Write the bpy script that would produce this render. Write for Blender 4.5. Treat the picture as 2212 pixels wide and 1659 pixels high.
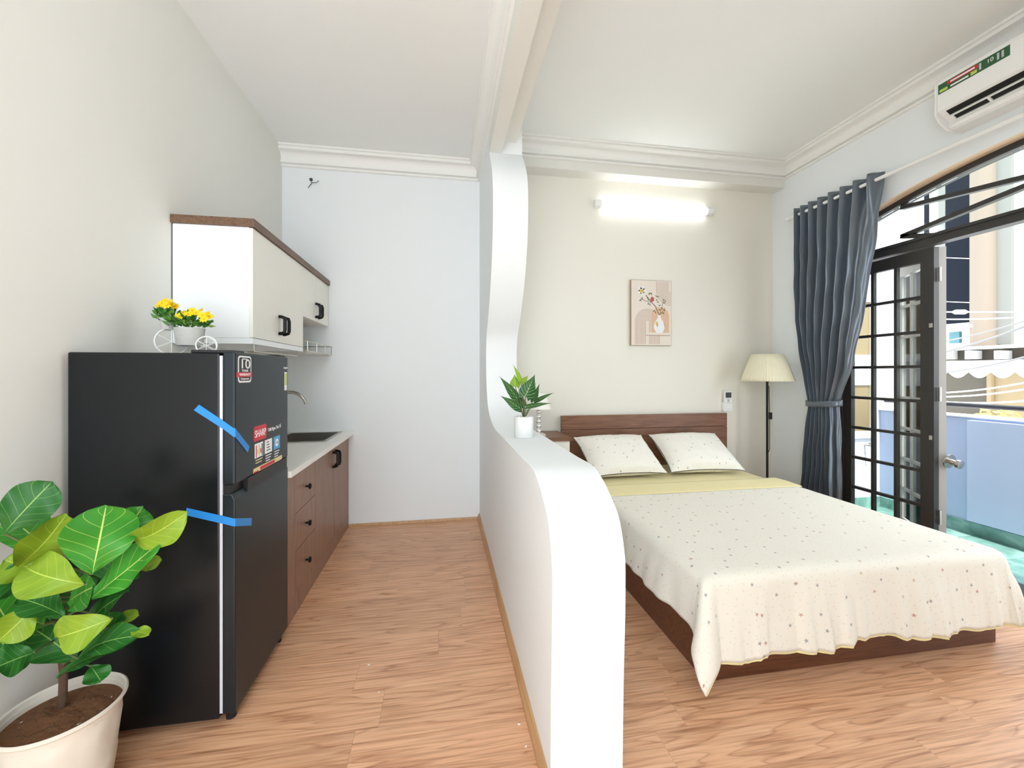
import bpy, bmesh, math, random
from mathutils import Vector, Matrix

for o in list(bpy.data.objects):
    bpy.data.objects.remove(o, do_unlink=True)
S = bpy.context.scene
COL = S.collection

# ------------------------------------------------------------------ camera
FPX, CX, HY, CAMZ = 895.0, 1106.0, 806.0, 1.32
YAW = math.atan(151.0 / FPX)
SN, CS = math.sin(YAW), math.cos(YAW)
cam = bpy.data.cameras.new('camera')
cam.sensor_fit = 'HORIZONTAL'
cam.sensor_width = 36.0
cam.lens = FPX / 2212.0 * 36.0
cam.shift_y = -(829.5 - HY) / 2212.0
cam.clip_start = 0.05
co = bpy.data.objects.new('camera', cam)
COL.objects.link(co)
co.location = (0, 0, CAMZ)
co.rotation_euler = (math.pi / 2, 0, -YAW)
S.camera = co

# ------------------------------------------------------------------ world, exposure
W = bpy.data.worlds.new('sky')
S.world = W
W.use_nodes = True
bg = W.node_tree.nodes['Background']
bg.inputs['Color'].default_value = (0.86, 0.94, 1.0, 1)
bg.inputs['Strength'].default_value = 1.75
S.view_settings.view_transform = 'Standard'
S.view_settings.look = 'None'
S.view_settings.exposure = 1.62
S.view_settings.gamma = 1.0
S.view_settings.use_curve_mapping = False
sun = bpy.data.lights.new('sun', 'SUN')
sun.energy = 2.2
sun.angle = 0.05
sun.color = (1.0, 0.95, 0.88)
so = bpy.data.objects.new('sun', sun)
COL.objects.link(so)
so.rotation_euler = (math.radians(25), 0, math.radians(-8))

# ------------------------------------------------------------------ pixel helpers
def ray(px, py):
    u, v = (px - CX) / FPX, (HY - py) / FPX
    return Vector((SN + u * CS, CS - u * SN, v))
CAM = Vector((0, 0, CAMZ))
def P(px, py, s): return CAM + ray(px, py) * s
def PX(px, py, X):
    r = ray(px, py); return CAM + r * (X / r.x)
def PY(px, py, Y):
    r = ray(px, py); return CAM + r * (Y / r.y)

# ------------------------------------------------------------------ materials
def new_mat(name):
    m = bpy.data.materials.new(name); m.use_nodes = True
    nt = m.node_tree
    return m, nt, nt.nodes['Principled BSDF']
def srgb(r, g, b):
    f = lambda c: (c / 255 / 12.92) if c <= 10 else ((c / 255 + 0.055) / 1.055) ** 2.4
    return (f(r), f(g), f(b), 1)
def mat(name, col, rough=0.5, metal=0.0, spec=0.5, sheen=0.0, coat=0.0, bump=None, emit=None, estr=0):
    m, nt, b = new_mat(name)
    b.inputs['Base Color'].default_value = col
    b.inputs['Roughness'].default_value = rough
    b.inputs['Metallic'].default_value = metal
    b.inputs['Specular IOR Level'].default_value = spec
    b.inputs['Sheen Weight'].default_value = sheen
    b.inputs['Coat Weight'].default_value = coat
    if emit:
        b.inputs['Emission Color'].default_value = emit
        b.inputs['Emission Strength'].default_value = estr
    if bump:
        sc, st = bump
        tc = nt.nodes.new('ShaderNodeTexCoord'); n = nt.nodes.new('ShaderNodeTexNoise')
        n.inputs['Scale'].default_value = sc; n.inputs['Detail'].default_value = 4
        bp = nt.nodes.new('ShaderNodeBump'); bp.inputs['Strength'].default_value = st
        bp.inputs['Distance'].default_value = 0.01
        nt.links.new(tc.outputs['Object'], n.inputs['Vector'])
        nt.links.new(n.outputs['Fac'], bp.inputs['Height'])
        nt.links.new(bp.outputs['Normal'], b.inputs['Normal'])
    return m
def math_node(nt, op, a, b=None, c=None):
    n = nt.nodes.new('ShaderNodeMath'); n.operation = op
    for i, x in enumerate((a, b, c)):
        if x is None: continue
        if isinstance(x, (int, float)): n.inputs[i].default_value = x
        else: nt.links.new(x, n.inputs[i])
    return n.outputs[0]
def mix_col(nt, fac, a, b):
    n = nt.nodes.new('ShaderNodeMix'); n.data_type = 'RGBA'
    for sock, x in ((n.inputs[0], fac), (n.inputs[6], a), (n.inputs[7], b)):
        if isinstance(x, (int, float)): sock.default_value = x
        elif isinstance(x, tuple): sock.default_value = x
        else: nt.links.new(x, sock)
    return n.outputs[2]
def ramp(nt, fac, stops):
    n = nt.nodes.new('ShaderNodeValToRGB'); cr = n.color_ramp
    while len(cr.elements) < len(stops): cr.elements.new(0.5)
    for e, (p, c) in zip(cr.elements, stops): e.position = p; e.color = c
    nt.links.new(fac, n.inputs[0])
    return n.outputs[0]
def wood(name, light, mid, dark, axis=0, scale=1.0, rings=7.0, rough=0.4, tint=0.25, stretch=9.0):
    """grain as contour lines of a noise field stretched along one axis"""
    m, nt, b = new_mat(name)
    tc = nt.nodes.new('ShaderNodeTexCoord'); oi = nt.nodes.new('ShaderNodeObjectInfo')
    mp = nt.nodes.new('ShaderNodeMapping')
    sc = [stretch * scale] * 3; sc[axis] = 1.0 * scale
    mp.inputs['Scale'].default_value = sc
    cb = nt.nodes.new('ShaderNodeCombineXYZ')
    r40 = math_node(nt, 'MULTIPLY', oi.outputs['Random'], 47.0)
    for i in range(3): nt.links.new(r40, cb.inputs[i])
    nt.links.new(tc.outputs['Object'], mp.inputs['Vector']); nt.links.new(cb.outputs[0], mp.inputs['Location'])
    n1 = nt.nodes.new('ShaderNodeTexNoise'); n1.inputs['Scale'].default_value = 1.0; n1.inputs['Detail'].default_value = 1.5
    n1.inputs['Distortion'].default_value = 0.35
    nt.links.new(mp.outputs[0], n1.inputs['Vector'])
    v = math_node(nt, 'FRACT', math_node(nt, 'MULTIPLY', n1.outputs['Fac'], rings))
    n2 = nt.nodes.new('ShaderNodeTexNoise'); n2.inputs['Scale'].default_value = 9.0; n2.inputs['Detail'].default_value = 5
    mp2 = nt.nodes.new('ShaderNodeMapping'); s2 = [14.0 * scale] * 3; s2[axis] = 0.5 * scale
    mp2.inputs['Scale'].default_value = s2
    nt.links.new(tc.outputs['Object'], mp2.inputs['Vector']); nt.links.new(cb.outputs[0], mp2.inputs['Location'])
    nt.links.new(mp2.outputs[0], n2.inputs['Vector'])
    c1 = ramp(nt, v, [(0.0, mid), (0.45, light), (0.8, light), (0.94, dark), (1.0, mid)])
    c2 = ramp(nt, n2.outputs['Fac'], [(0.35, dark), (0.5, mid), (0.65, light)])
    c = mix_col(nt, 0.52, c1, c2)
    hv = nt.nodes.new('ShaderNodeHueSaturation')
    nt.links.new(c, hv.inputs['Color'])
    nt.links.new(math_node(nt, 'ADD', 1.0 - tint / 2, math_node(nt, 'MULTIPLY', oi.outputs['Random'], tint)), hv.inputs['Value'])
    nt.links.new(hv.outputs[0], b.inputs['Base Color'])
    b.inputs['Roughness'].default_value = rough
    return m
def glass(name, tint=(0.97, 0.99, 0.98, 1), refl=0.06):
    m = bpy.data.materials.new(name); m.use_nodes = True
    nt = m.node_tree; nt.nodes.clear()
    out = nt.nodes.new('ShaderNodeOutputMaterial'); tr = nt.nodes.new('ShaderNodeBsdfTransparent')
    gl = nt.nodes.new('ShaderNodeBsdfGlossy'); mx = nt.nodes.new('ShaderNodeMixShader'); lw = nt.nodes.new('ShaderNodeFresnel')
    lw.inputs[0].default_value = 1.2
    tr.inputs[0].default_value = tint; gl.inputs['Roughness'].default_value = 0.02
    nt.links.new(lw.outputs[0], mx.inputs[0]); nt.links.new(tr.outputs[0], mx.inputs[1]); nt.links.new(gl.outputs[0], mx.inputs[2])
    nt.links.new(mx.outputs[0], out.inputs[0])
    return m
def leaf_mat(name, face, edge, vein, nv=6.0, slope=0.55, vw=0.045, rough=0.42):
    """blade colour with a pale midrib and side veins, from the blade's own UV"""
    m, nt, b = new_mat(name)
    uv = nt.nodes.new('ShaderNodeUVMap'); sp = nt.nodes.new('ShaderNodeSeparateXYZ')
    nt.links.new(uv.outputs[0], sp.inputs[0])
    av = math_node(nt, 'ABSOLUTE', math_node(nt, 'SUBTRACT', sp.outputs[1], 0.5))
    rib = math_node(nt, 'LESS_THAN', av, 0.013)
    f = math_node(nt, 'FRACT', math_node(nt, 'MULTIPLY', math_node(nt, 'SUBTRACT', sp.outputs[0], math_node(nt, 'MULTIPLY', av, slope)), nv))
    side = math_node(nt, 'LESS_THAN', f, vw)
    v = math_node(nt, 'MULTIPLY', math_node(nt, 'MAXIMUM', rib, math_node(nt, 'MULTIPLY', side, 0.55)), 0.8)
    n = nt.nodes.new('ShaderNodeTexNoise'); n.inputs['Scale'].default_value = 18
    tc = nt.nodes.new('ShaderNodeTexCoord'); nt.links.new(tc.outputs['Object'], n.inputs['Vector'])
    c = mix_col(nt, n.outputs['Fac'], face, edge)
    nt.links.new(mix_col(nt, v, c, vein), b.inputs['Base Color'])
    b.inputs['Roughness'].default_value = rough
    b.inputs['Specular IOR Level'].default_value = 0.3
    return m
def star_cloth(name, base, dens=10.5):
    """cream cotton printed with small scattered stars and dashes"""
    m, nt, b = new_mat(name)
    uv = nt.nodes.new('ShaderNodeUVMap')
    def layer(scale, r0, star, seed, keep):
        mp = nt.nodes.new('ShaderNodeMapping'); mp.inputs['Location'].default_value = (seed, seed * 1.7, 0)
        mp.inputs['Scale'].default_value = (scale, scale, scale)
        nt.links.new(uv.outputs[0], mp.inputs[0])
        vo = nt.nodes.new('ShaderNodeTexVoronoi'); vo.voronoi_dimensions = '2D'; vo.inputs['Scale'].default_value = 1.0
        nt.links.new(mp.outputs[0], vo.inputs['Vector'])
        d = nt.nodes.new('ShaderNodeVectorMath'); d.operation = 'SUBTRACT'
        nt.links.new(mp.outputs[0], d.inputs[0]); nt.links.new(vo.outputs['Position'], d.inputs[1])
        s = nt.nodes.new('ShaderNodeSeparateXYZ'); nt.links.new(d.outputs[0], s.inputs[0])
        cs = nt.nodes.new('ShaderNodeSeparateColor'); nt.links.new(vo.outputs['Color'], cs.inputs[0])
        ang = math_node(nt, 'ADD', math_node(nt, 'ARCTAN2', s.outputs[1], s.outputs[0]), math_node(nt, 'MULTIPLY', cs.outputs[0], 6.28))
        if star:
            rad = math_node(nt, 'MULTIPLY', math_node(nt, 'ADD', 0.62, math_node(nt, 'MULTIPLY', 0.38, math_node(nt, 'COSINE', math_node(nt, 'MULTIPLY', ang, 5.0)))), r0)
        else:
            rad = math_node(nt, 'MULTIPLY', math_node(nt, 'POWER', math_node(nt, 'ABSOLUTE', math_node(nt, 'COSINE', ang)), 3.0), r0)
        hit = math_node(nt, 'LESS_THAN', vo.outputs['Distance'], rad)
        hit = math_node(nt, 'MULTIPLY', hit, math_node(nt, 'LESS_THAN', cs.outputs[1], keep))
        return hit, cs.outputs[2]
    h1, r1 = layer(dens, 0.085, True, 3.1, 0.7)
    h2, r2 = layer(dens * 3.4, 0.15, False, 9.7, 0.7)
    sc = ramp(nt, r1, [(0.0, srgb(120, 120, 118)), (0.55, srgb(128, 134, 140)), (0.7, srgb(176, 100, 96)), (1.0, srgb(196, 170, 120))])
    dc = ramp(nt, r2, [(0.0, srgb(190, 178, 160)), (0.5, srgb(178, 178, 176)), (1.0, srgb(222, 196, 150))])
    c = mix_col(nt, math_node(nt, 'MULTIPLY', h2, 0.6), base, dc)
    c = mix_col(nt, math_node(nt, 'MULTIPLY', h1, 0.9), c, sc)
    nt.links.new(c, b.inputs['Base Color'])
    b.inputs['Roughness'].default_value = 0.85; b.inputs['Sheen Weight'].default_value = 0.15
    n = nt.nodes.new('ShaderNodeTexNoise'); n.inputs['Scale'].default_value = 9; n.inputs['Detail'].default_value = 5
    bp = nt.nodes.new('ShaderNodeBump'); bp.inputs['Strength'].default_value = 0.25; bp.inputs['Distance'].default_value = 0.02
    nt.links.new(uv.outputs[0], n.inputs['Vector']); nt.links.new(n.outputs['Fac'], bp.inputs['Height'])
    nt.links.new(bp.outputs[0], b.inputs['Normal'])
    return m
def marble(name, c0, c1, c2):
    m, nt, b = new_mat(name)
    tc = nt.nodes.new('ShaderNodeTexCoord'); n = nt.nodes.new('ShaderNodeTexNoise')
    n.inputs['Scale'].default_value = 6; n.inputs['Detail'].default_value = 8; n.inputs['Distortion'].default_value = 1.2
    nt.links.new(tc.outputs['Object'], n.inputs['Vector'])
    nt.links.new(ramp(nt, n.outputs['Fac'], [(0.3, c0), (0.5, c1), (0.68, c2)]), b.inputs['Base Color'])
    b.inputs['Roughness'].default_value = 0.3
    return m

M = {}
M['wall'] = mat('white_wall_paint', srgb(238, 242, 243), 0.75, bump=(60, 0.03))
M['wall_warm'] = mat('shaded_wall_paint', srgb(232, 230, 222), 0.75, bump=(60, 0.03))  # wall white warmed and dulled, the left wall's shading put into the colour
M['wall_cream'] = mat('cream_bedroom_paint', srgb(238, 234, 222), 0.75, bump=(60, 0.03))
M['ceil'] = mat('ceiling_paint', srgb(242, 243, 240), 0.85)
M['corn'] = mat('cornice_plaster', srgb(244, 243, 238), 0.6)
M['reveal'] = mat('peach_reveal_paint', srgb(244, 218, 186), 0.75)
M['floor'] = wood('oak_laminate', srgb(230, 182, 144), srgb(210, 156, 118), srgb(160, 108, 76), 0, 1.0, 9.0, 0.33, 0.12, 12.0)
M['skirt'] = wood('oak_skirting', srgb(206, 164, 120), srgb(188, 146, 102), srgb(168, 126, 84), 1, 1.0, 5, 0.45, 0.05)
M['walnut'] = wood('walnut_laminate', srgb(140, 98, 74), srgb(122, 82, 60), srgb(96, 62, 44), 0, 1.2, 5, 0.42, 0.06, 14)
M['walnut_v'] = wood('walnut_laminate_upright', srgb(158, 122, 102), srgb(144, 108, 88), srgb(122, 88, 70), 2, 1.2, 5, 0.4, 0.06, 14)
M['walnut_y'] = wood('walnut_laminate_long', srgb(122, 92, 70), srgb(104, 76, 56), srgb(84, 58, 42), 1, 1.2, 5, 0.42, 0.05, 14)
M['bedwood'] = wood('bed_walnut', srgb(112, 68, 44), srgb(94, 54, 34), srgb(74, 40, 26), 0, 1.2, 5, 0.4, 0.06, 14)
M['cab'] = mat('cream_cabinet_melamine', srgb(240, 236, 224), 0.35)
M['cabside'] = mat('white_cabinet_melamine', srgb(244, 246, 246), 0.35)
M['quartz'] = mat('white_worktop', srgb(246, 243, 236), 0.25)
M['black'] = mat('black_metal', srgb(26, 26, 28), 0.4, 0.6)
M['blackplastic'] = mat('black_plastic', srgb(14, 15, 17), 0.45)
M['steel'] = mat('brushed_steel', srgb(186, 182, 174), 0.25, 1.0)
M['darksteel'] = mat('sink_steel', srgb(168, 166, 160), 0.35, 1.0)
M['wire'] = mat('chrome_wire', srgb(214, 208, 196), 0.25, 0.9)
M['fridge'] = mat('dark_graphite_steel', srgb(40, 47, 51), 0.36, 0.6, 0.5, bump=(400, 0.02))
M['fridgeside'] = mat('black_fridge_side', srgb(14, 19, 23), 0.27, 0.2, 0.5, bump=(300, 0.03))
M['gasket'] = mat('grey_gasket', srgb(196, 200, 208), 0.5)
M['white'] = mat('white_plastic', srgb(246, 246, 244), 0.35)
M['wicker'] = mat('white_washed_wicker', srgb(206, 203, 196), 0.7, bump=(220, 0.6))
M['ink'] = mat('dark_ink', srgb(70, 72, 74), 0.6)
M['print_white'] = mat('white_print', srgb(246, 246, 246), 0.5)
M['print_red'] = mat('red_print', srgb(208, 40, 52), 0.45)
M['print_green'] = mat('green_print', srgb(40, 92, 52), 0.45)
M['print_lime'] = mat('lime_print', srgb(196, 214, 96), 0.45)
M['print_blue'] = mat('blue_print', srgb(80, 166, 220), 0.45)
M['print_yellow'] = mat('pale_yellow_print', srgb(232, 214, 150), 0.45)
M['print_dark'] = mat('charcoal_print', srgb(40, 42, 44), 0.5)
M['tape'] = mat('blue_tape', srgb(34, 134, 214), 0.4)
M['cloth'] = star_cloth('star_print_cotton', srgb(238, 233, 220))
M['pcloth'] = star_cloth('star_print_pillowcase', srgb(246, 242, 232), 12)
M['yellow'] = mat('pale_yellow_sheet', srgb(240, 226, 168), 0.9, sheen=0.2, bump=(14, 0.15))
M['mattress'] = M['yellow']
M['curtain'] = mat('slate_satin', srgb(108, 118, 130), 0.3, 0.5, 0.7, sheen=0.2, bump=(30, 0.05))
M['shade'] = mat('cream_pleated_fabric', srgb(238, 232, 204), 0.8)
M['shade_white'] = mat('white_pleated_fabric', srgb(250, 247, 240), 0.8)
M['frame'] = mat('dark_bronze_door_paint', srgb(52, 50, 48), 0.5)
M['frame_lit'] = mat('daylit_grey_door_paint', srgb(168, 163, 158), 0.5)  # door paint lightened so its colour carries the daylight on the folded leaf
M['glass'] = glass('clear_glass')
M['crystal'] = mat('crystal', (0.9, 0.9, 0.92, 1), 0.05, 0.85)
M['led'] = mat('lit_diffuser', (1, 1, 1, 1), 0.4, emit=(0.95, 0.98, 1.0, 1), estr=2.6)
M['soil'] = mat('coir_soil', srgb(112, 74, 46), 0.95, bump=(70, 1.0))
M['potwhite'] = mat('cream_plastic_pot', srgb(216, 209, 196), 0.5, bump=(40, 0.05))
M['ceramic'] = mat('white_ceramic', srgb(240, 241, 240), 0.3)
M['bark'] = mat('brown_bark', srgb(84, 62, 46), 0.9, bump=(90, 0.8))
M['fig_green'] = leaf_mat('fig_leaf_top', srgb(66, 146, 44), srgb(40, 112, 32), srgb(200, 216, 120))
M['fig_dark'] = leaf_mat('fig_leaf_dark', srgb(44, 108, 38), srgb(26, 78, 26), srgb(140, 180, 92))
M['fig_lime'] = leaf_mat('fig_leaf_underside', srgb(134, 160, 40), srgb(100, 136, 32), srgb(174, 194, 84))
M['alo'] = leaf_mat('arrow_leaf_dark', srgb(34, 96, 42), srgb(20, 66, 32), srgb(196, 214, 140), 7, 0.6, 0.14)
M['alo_lime'] = leaf_mat('arrow_leaf_lime', srgb(140, 178, 48), srgb(108, 152, 36), srgb(216, 228, 120), 7, 0.6, 0.14)
M['stem'] = mat('green_stem', srgb(96, 106, 62), 0.6)
M['foliage'] = mat('small_green_leaves', srgb(56, 118, 34), 0.5)
M['foliage2'] = mat('small_light_leaves', srgb(120, 160, 62), 0.5)
M['petal'] = mat('yellow_petals', srgb(240, 208, 10), 0.5)
M['petal2'] = mat('orange_flower_centre', srgb(236, 150, 16), 0.6)
M['canvas'] = mat('canvas_print', srgb(234, 222, 210), 0.8)
M['canvas_edge'] = mat('canvas_edge', srgb(168, 150, 124), 0.8)
M['art_line'] = mat('art_brown_line', srgb(178, 142, 120), 0.8)
M['art_peach'] = mat('art_peach', srgb(224, 188, 156), 0.8)
M['art_white'] = mat('art_white', srgb(240, 238, 238), 0.8)
M['art_shadow'] = mat('art_taupe', srgb(190, 162, 146), 0.8)
M['art_leaf'] = mat('art_leaf', srgb(96, 104, 76), 0.8)
M['art_red'] = mat('art_red', srgb(196, 96, 92), 0.8)
M['art_yellow'] = mat('art_yellow', srgb(226, 204, 120), 0.8)
M['art_brown'] = mat('art_brown', srgb(110, 80, 66), 0.8)
M['parapet'] = mat('pale_blue_wall', srgb(176, 192, 222), 0.8)
M['lilac'] = mat('lilac_white_wall', srgb(226, 220, 228), 0.8)
M['marble'] = marble('green_marble_tile', srgb(84, 124, 116), srgb(116, 156, 148), srgb(150, 184, 178))
M['outwhite'] = mat('white_facade', srgb(236, 234, 232), 0.8)
M['outcream'] = mat('cream_facade', srgb(134, 117, 88), 0.8)
M['outgrey'] = mat('pale_grey_facade', srgb(114, 114, 108), 0.8)
M['outpost'] = mat('beige_pilaster', srgb(122, 110, 97), 0.8)
M['outdark'] = mat('dark_blue_glazing', srgb(20, 24, 32), 0.8, spec=0.1)
M['outbrown'] = mat('brown_grey_shutter', srgb(72, 66, 56), 0.8)
M['teal'] = mat('teal_window', srgb(60, 104, 112), 0.5)
M['awning'] = mat('white_awning_canvas', srgb(244, 244, 244), 0.8)
M['cable'] = mat('grey_cable', srgb(120, 118, 116), 0.6)
M['cable_w'] = mat('white_cable', srgb(236, 230, 212), 0.6)
M['rail'] = mat('black_rail_paint', srgb(40, 44, 52), 0.35)
M['asphalt'] = mat('street_asphalt', srgb(150, 148, 144), 0.9)
M['outleaf'] = mat('yellow_green_shrub', srgb(188, 190, 84), 0.8)

# ------------------------------------------------------------------ mesh builder
ORG = {}
class MB:
    def __init__(s): s.v, s.f, s.uv = [], [], None
    def add(s, vs, fs):
        k = len(s.v); s.v += [Vector(v) for v in vs]; s.f += [[i + k for i in f] for f in fs]; return s
    def box(s, x0, x1, y0, y1, z0, z1):
        vs = [(x, y, z) for x in (x0, x1) for y in (y0, y1) for z in (z0, z1)]
        return s.add(vs, [(0, 1, 3, 2), (4, 6, 7, 5), (0, 4, 5, 1), (2, 3, 7, 6), (0, 2, 6, 4), (1, 5, 7, 3)])
    def tube(s, pts, r, n=8, closed=False, caps=True):
        pts = [Vector(p) for p in pts]; m = len(pts)
        rs = r if isinstance(r, (list, tuple)) else [r] * m
        vs, fs = [], []
        up = None
        for i, p in enumerate(pts):
            a = pts[(i - 1) % m] if (closed or i > 0) else p
            b = pts[(i + 1) % m] if (closed or i < m - 1) else p
            t = (b - a).normalized()
            if up is None:
                up = t.orthogonal().normalized()
            up = (up - t * up.dot(t))
            up = up.normalized() if up.length > 1e-6 else t.orthogonal().normalized()
            w = t.cross(up)
            for k in range(n):
                an = 2 * math.pi * k / n
                vs.append(p + (up * math.cos(an) + w * math.sin(an)) * rs[i])
        for i in range(m if closed else m - 1):
            j = (i + 1) % m
            for k in range(n):
                l = (k + 1) % n
                fs.append((i * n + k, j * n + k, j * n + l, i * n + l))
        if caps and not closed:
            fs.append(tuple(range(n))); fs.append(tuple((m - 1) * n + k for k in reversed(range(n))))
        return s.add(vs, fs)
    def lathe(s, prof, c, n=32, ripple=None):
        c = Vector(c); vs, fs = [], []
        for r, z in prof:
            for k in range(n):
                an = 2 * math.pi * k / n
                rr = r * (1 + (ripple(an, z) if ripple else 0))
                vs.append(c + Vector((rr * math.cos(an), rr * math.sin(an), z)))
        m = len(prof)
        for i in range(m - 1):
            for k in range(n):
                l = (k + 1) % n
                fs.append((i * n + k, i * n + l, (i + 1) * n + l, (i + 1) * n + k))
        if prof[0][0] > 1e-6: fs.append(tuple(reversed(range(n))))
        if prof[-1][0] > 1e-6: fs.append(tuple((m - 1) * n + k for k in range(n)))
        return s.add(vs, fs)
    def sphere(s, c, r, n=14, m=9, sq=1.0):
        prof = [(max(1e-7, r * math.sin(math.pi * i / m)), -r * sq * math.cos(math.pi * i / m)) for i in range(m + 1)]
        return s.lathe(prof, c, n)
    def prism(s, poly, axis, a, b):
        """2D polygon extruded along axis 0/1/2"""
        def mk(p, t):
            return {0: (t, p[0], p[1]), 1: (p[0], t, p[1]), 2: (p[0], p[1], t)}[axis]
        n = len(poly)
        vs = [mk(p, a) for p in poly] + [mk(p, b) for p in poly]
        fs = [tuple(range(n)), tuple(range(2 * n - 1, n - 1, -1))]
        for i in range(n):
            j = (i + 1) % n
            fs.append((i, i + n, j + n, j))
        return s.add(vs, fs)
    def grid(s, fn, nu, nv, uvfn=None):
        k = len(s.v)
        uvs = []
        for i in range(nu + 1):
            for j in range(nv + 1):
                s.v.append(Vector(fn(i / nu, j / nv)))
                uvs.append(uvfn(i / nu, j / nv) if uvfn else (i / nu, j / nv))
        for i in range(nu):
            for j in range(nv):
                a = k + i * (nv + 1) + j
                s.f.append([a, a + nv + 1, a + nv + 2, a + 1])
        if s.uv is None: s.uv = {}
        for n_, q in enumerate(uvs): s.uv[k + n_] = q
        return s
    def build(s, name, material, parent=None, smooth=False, bevel=0.0, solid=0.0, sub=0, xf=None, sharp=None):
        vs = [xf @ v for v in s.v] if xf else s.v
        lo = [min(v[i] for v in vs) for i in range(3)]; hi = [max(v[i] for v in vs) for i in range(3)]
        org = Vector(((lo[0] + hi[0]) / 2, (lo[1] + hi[1]) / 2, lo[2]))
        me = bpy.data.meshes.new(name)
        me.from_pydata([tuple(v - org) for v in vs], [], s.f)
        if s.uv:
            ul = me.uv_layers.new(name='UVMap')
            for lp in me.loops: ul.data[lp.index].uv = s.uv.get(lp.vertex_index, (0, 0))
        me.validate(); 
        bm = bmesh.new(); bm.from_mesh(me); bmesh.ops.recalc_face_normals(bm, faces=bm.faces); bm.to_mesh(me); bm.free()
        me.materials.append(material)
        if smooth:
            for p in me.polygons: p.use_smooth = True
            me.set_sharp_from_angle(angle=math.radians(sharp or 40))
        o = bpy.data.objects.new(name, me); COL.objects.link(o)
        place(o, org, parent)
        if solid:
            md = o.modifiers.new('solid', 'SOLIDIFY'); md.thickness = solid; md.offset = 0
        if bevel:
            md = o.modifiers.new('bevel', 'BEVEL'); md.width = bevel; md.segments = 2; md.limit_method = 'ANGLE'
        if sub:
            md = o.modifiers.new('sub', 'SUBSURF'); md.levels = sub; md.render_levels = sub
        return o
def place(o, org, parent):
    ORG[o] = Vector(org)
    if parent is not None:
        o.parent = parent; o.location = Vector(org) - ORG[parent]
    else:
        o.location = org
def thing(name, loc, label, cat, group=None):
    o = bpy.data.objects.new(name, None); COL.objects.link(o); o.empty_display_size = 0.1
    place(o, Vector(loc), None)
    return tag(o, label, cat, group)
def tag(o, label, cat, group=None):
    o['label'] = label; o['category'] = cat
    if group: o['group'] = group
    return o
def struct(o, label=None, cat=None):
    o['kind'] = 'structure'
    if label: o['label'] = label
    if cat: o['category'] = cat
    return o
def box(name, m, parent, *b, bevel=0.0): return MB().box(*b).build(name, m, parent, bevel=bevel)
def text(name, body, size, m, parent, origin, xdir, ydir, align='CENTER', fit=None):
    cu = bpy.data.curves.new(name, 'FONT'); cu.body = body; cu.size = size; cu.align_x = align; cu.align_y = 'CENTER'
    cu.extrude = 0.0004
    t = bpy.data.objects.new(name, cu)
    COL.objects.link(t); bpy.context.view_layer.update()
    me = bpy.data.meshes.new_from_object(t.evaluated_get(bpy.context.evaluated_depsgraph_get()))
    COL.objects.unlink(t); bpy.data.objects.remove(t)
    xd, yd = Vector(xdir).normalized(), Vector(ydir).normalized(); zd = xd.cross(yd)
    if fit and len(me.vertices):
        xs = [v.co.x for v in me.vertices]; k = fit / (max(xs) - min(xs))
    else: k = 1
    for v in me.vertices: v.co = xd * v.co.x * k + yd * v.co.y + zd * v.co.z
    me.materials.clear(); me.materials.append(m)
    o = bpy.data.objects.new(name, me); COL.objects.link(o); place(o, Vector(origin), parent)
    return o
def smoothstep(a, b, x):
    t = max(0, min(1, (x - a) / (b - a))); return t * t * (3 - 2 * t)
def interp(x, tab):
    for (a, va), (b, vb) in zip(tab, tab[1:]):
        if (a <= x <= b) or (b <= x <= a):
            t = (x - a) / (b - a); t = t * t * (3 - 2 * t) * 0.4 + t * 0.6
            return va + (vb - va) * t
    return tab[0][1] if abs(x - tab[0][0]) < abs(x - tab[-1][0]) else tab[-1][1]

# ------------------------------------------------------------------ dimensions
XL, XR, YB, Y0 = -1.325, 3.35, 3.75, -0.8     # left wall, right wall, back wall, where the room goes on behind the camera
XP0, XP1 = 0.335, 0.575                        # partition faces
ZK, ZB = 3.21, 3.38                            # kitchen / bedroom ceilings
exec_order = None
# ================================================================== STRUCTURE
fl = struct(MB().box(XL, XR + 0.04, Y0, YB, -0.12, -0.012).build('floor', M['floor']), 'oak laminate plank floor running under kitchen and bed', 'floor')
rng = random.Random(4)
PW, PL = 0.185, 1.22
meshes = {}
y = Y0; row = 0
while y < YB:
    y1 = min(y + PW, YB)
    x = XL - rng.random() * PL
    while x < XR + 0.04:
        x0, x1 = max(x, XL), min(x + PL, XR + 0.04)
        if x1 - x0 > 0.02:
            key = (round(x1 - x0, 3), round(y1 - y, 3))
            if key not in meshes:
                g = 0.0003; b_ = MB().box(-(x1 - x0) / 2 + g, (x1 - x0) / 2 - g, -(y1 - y) / 2 + g, (y1 - y) / 2 - g, -0.012, 0)
                me = bpy.data.meshes.new('plank'); me.from_pydata([tuple(v) for v in b_.v], [], b_.f); me.materials.append(M['floor'])
                bm = bmesh.new(); bm.from_mesh(me); bmesh.ops.recalc_face_normals(bm, faces=bm.faces); bm.to_mesh(me); bm.free()
                meshes[key] = me
            o = bpy.data.objects.new('plank', meshes[key]); COL.objects.link(o)
            place(o, Vector(((x0 + x1) / 2, (y + y1) / 2, 0)), fl)
        x += PL
    y = y1; row += 1

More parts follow.
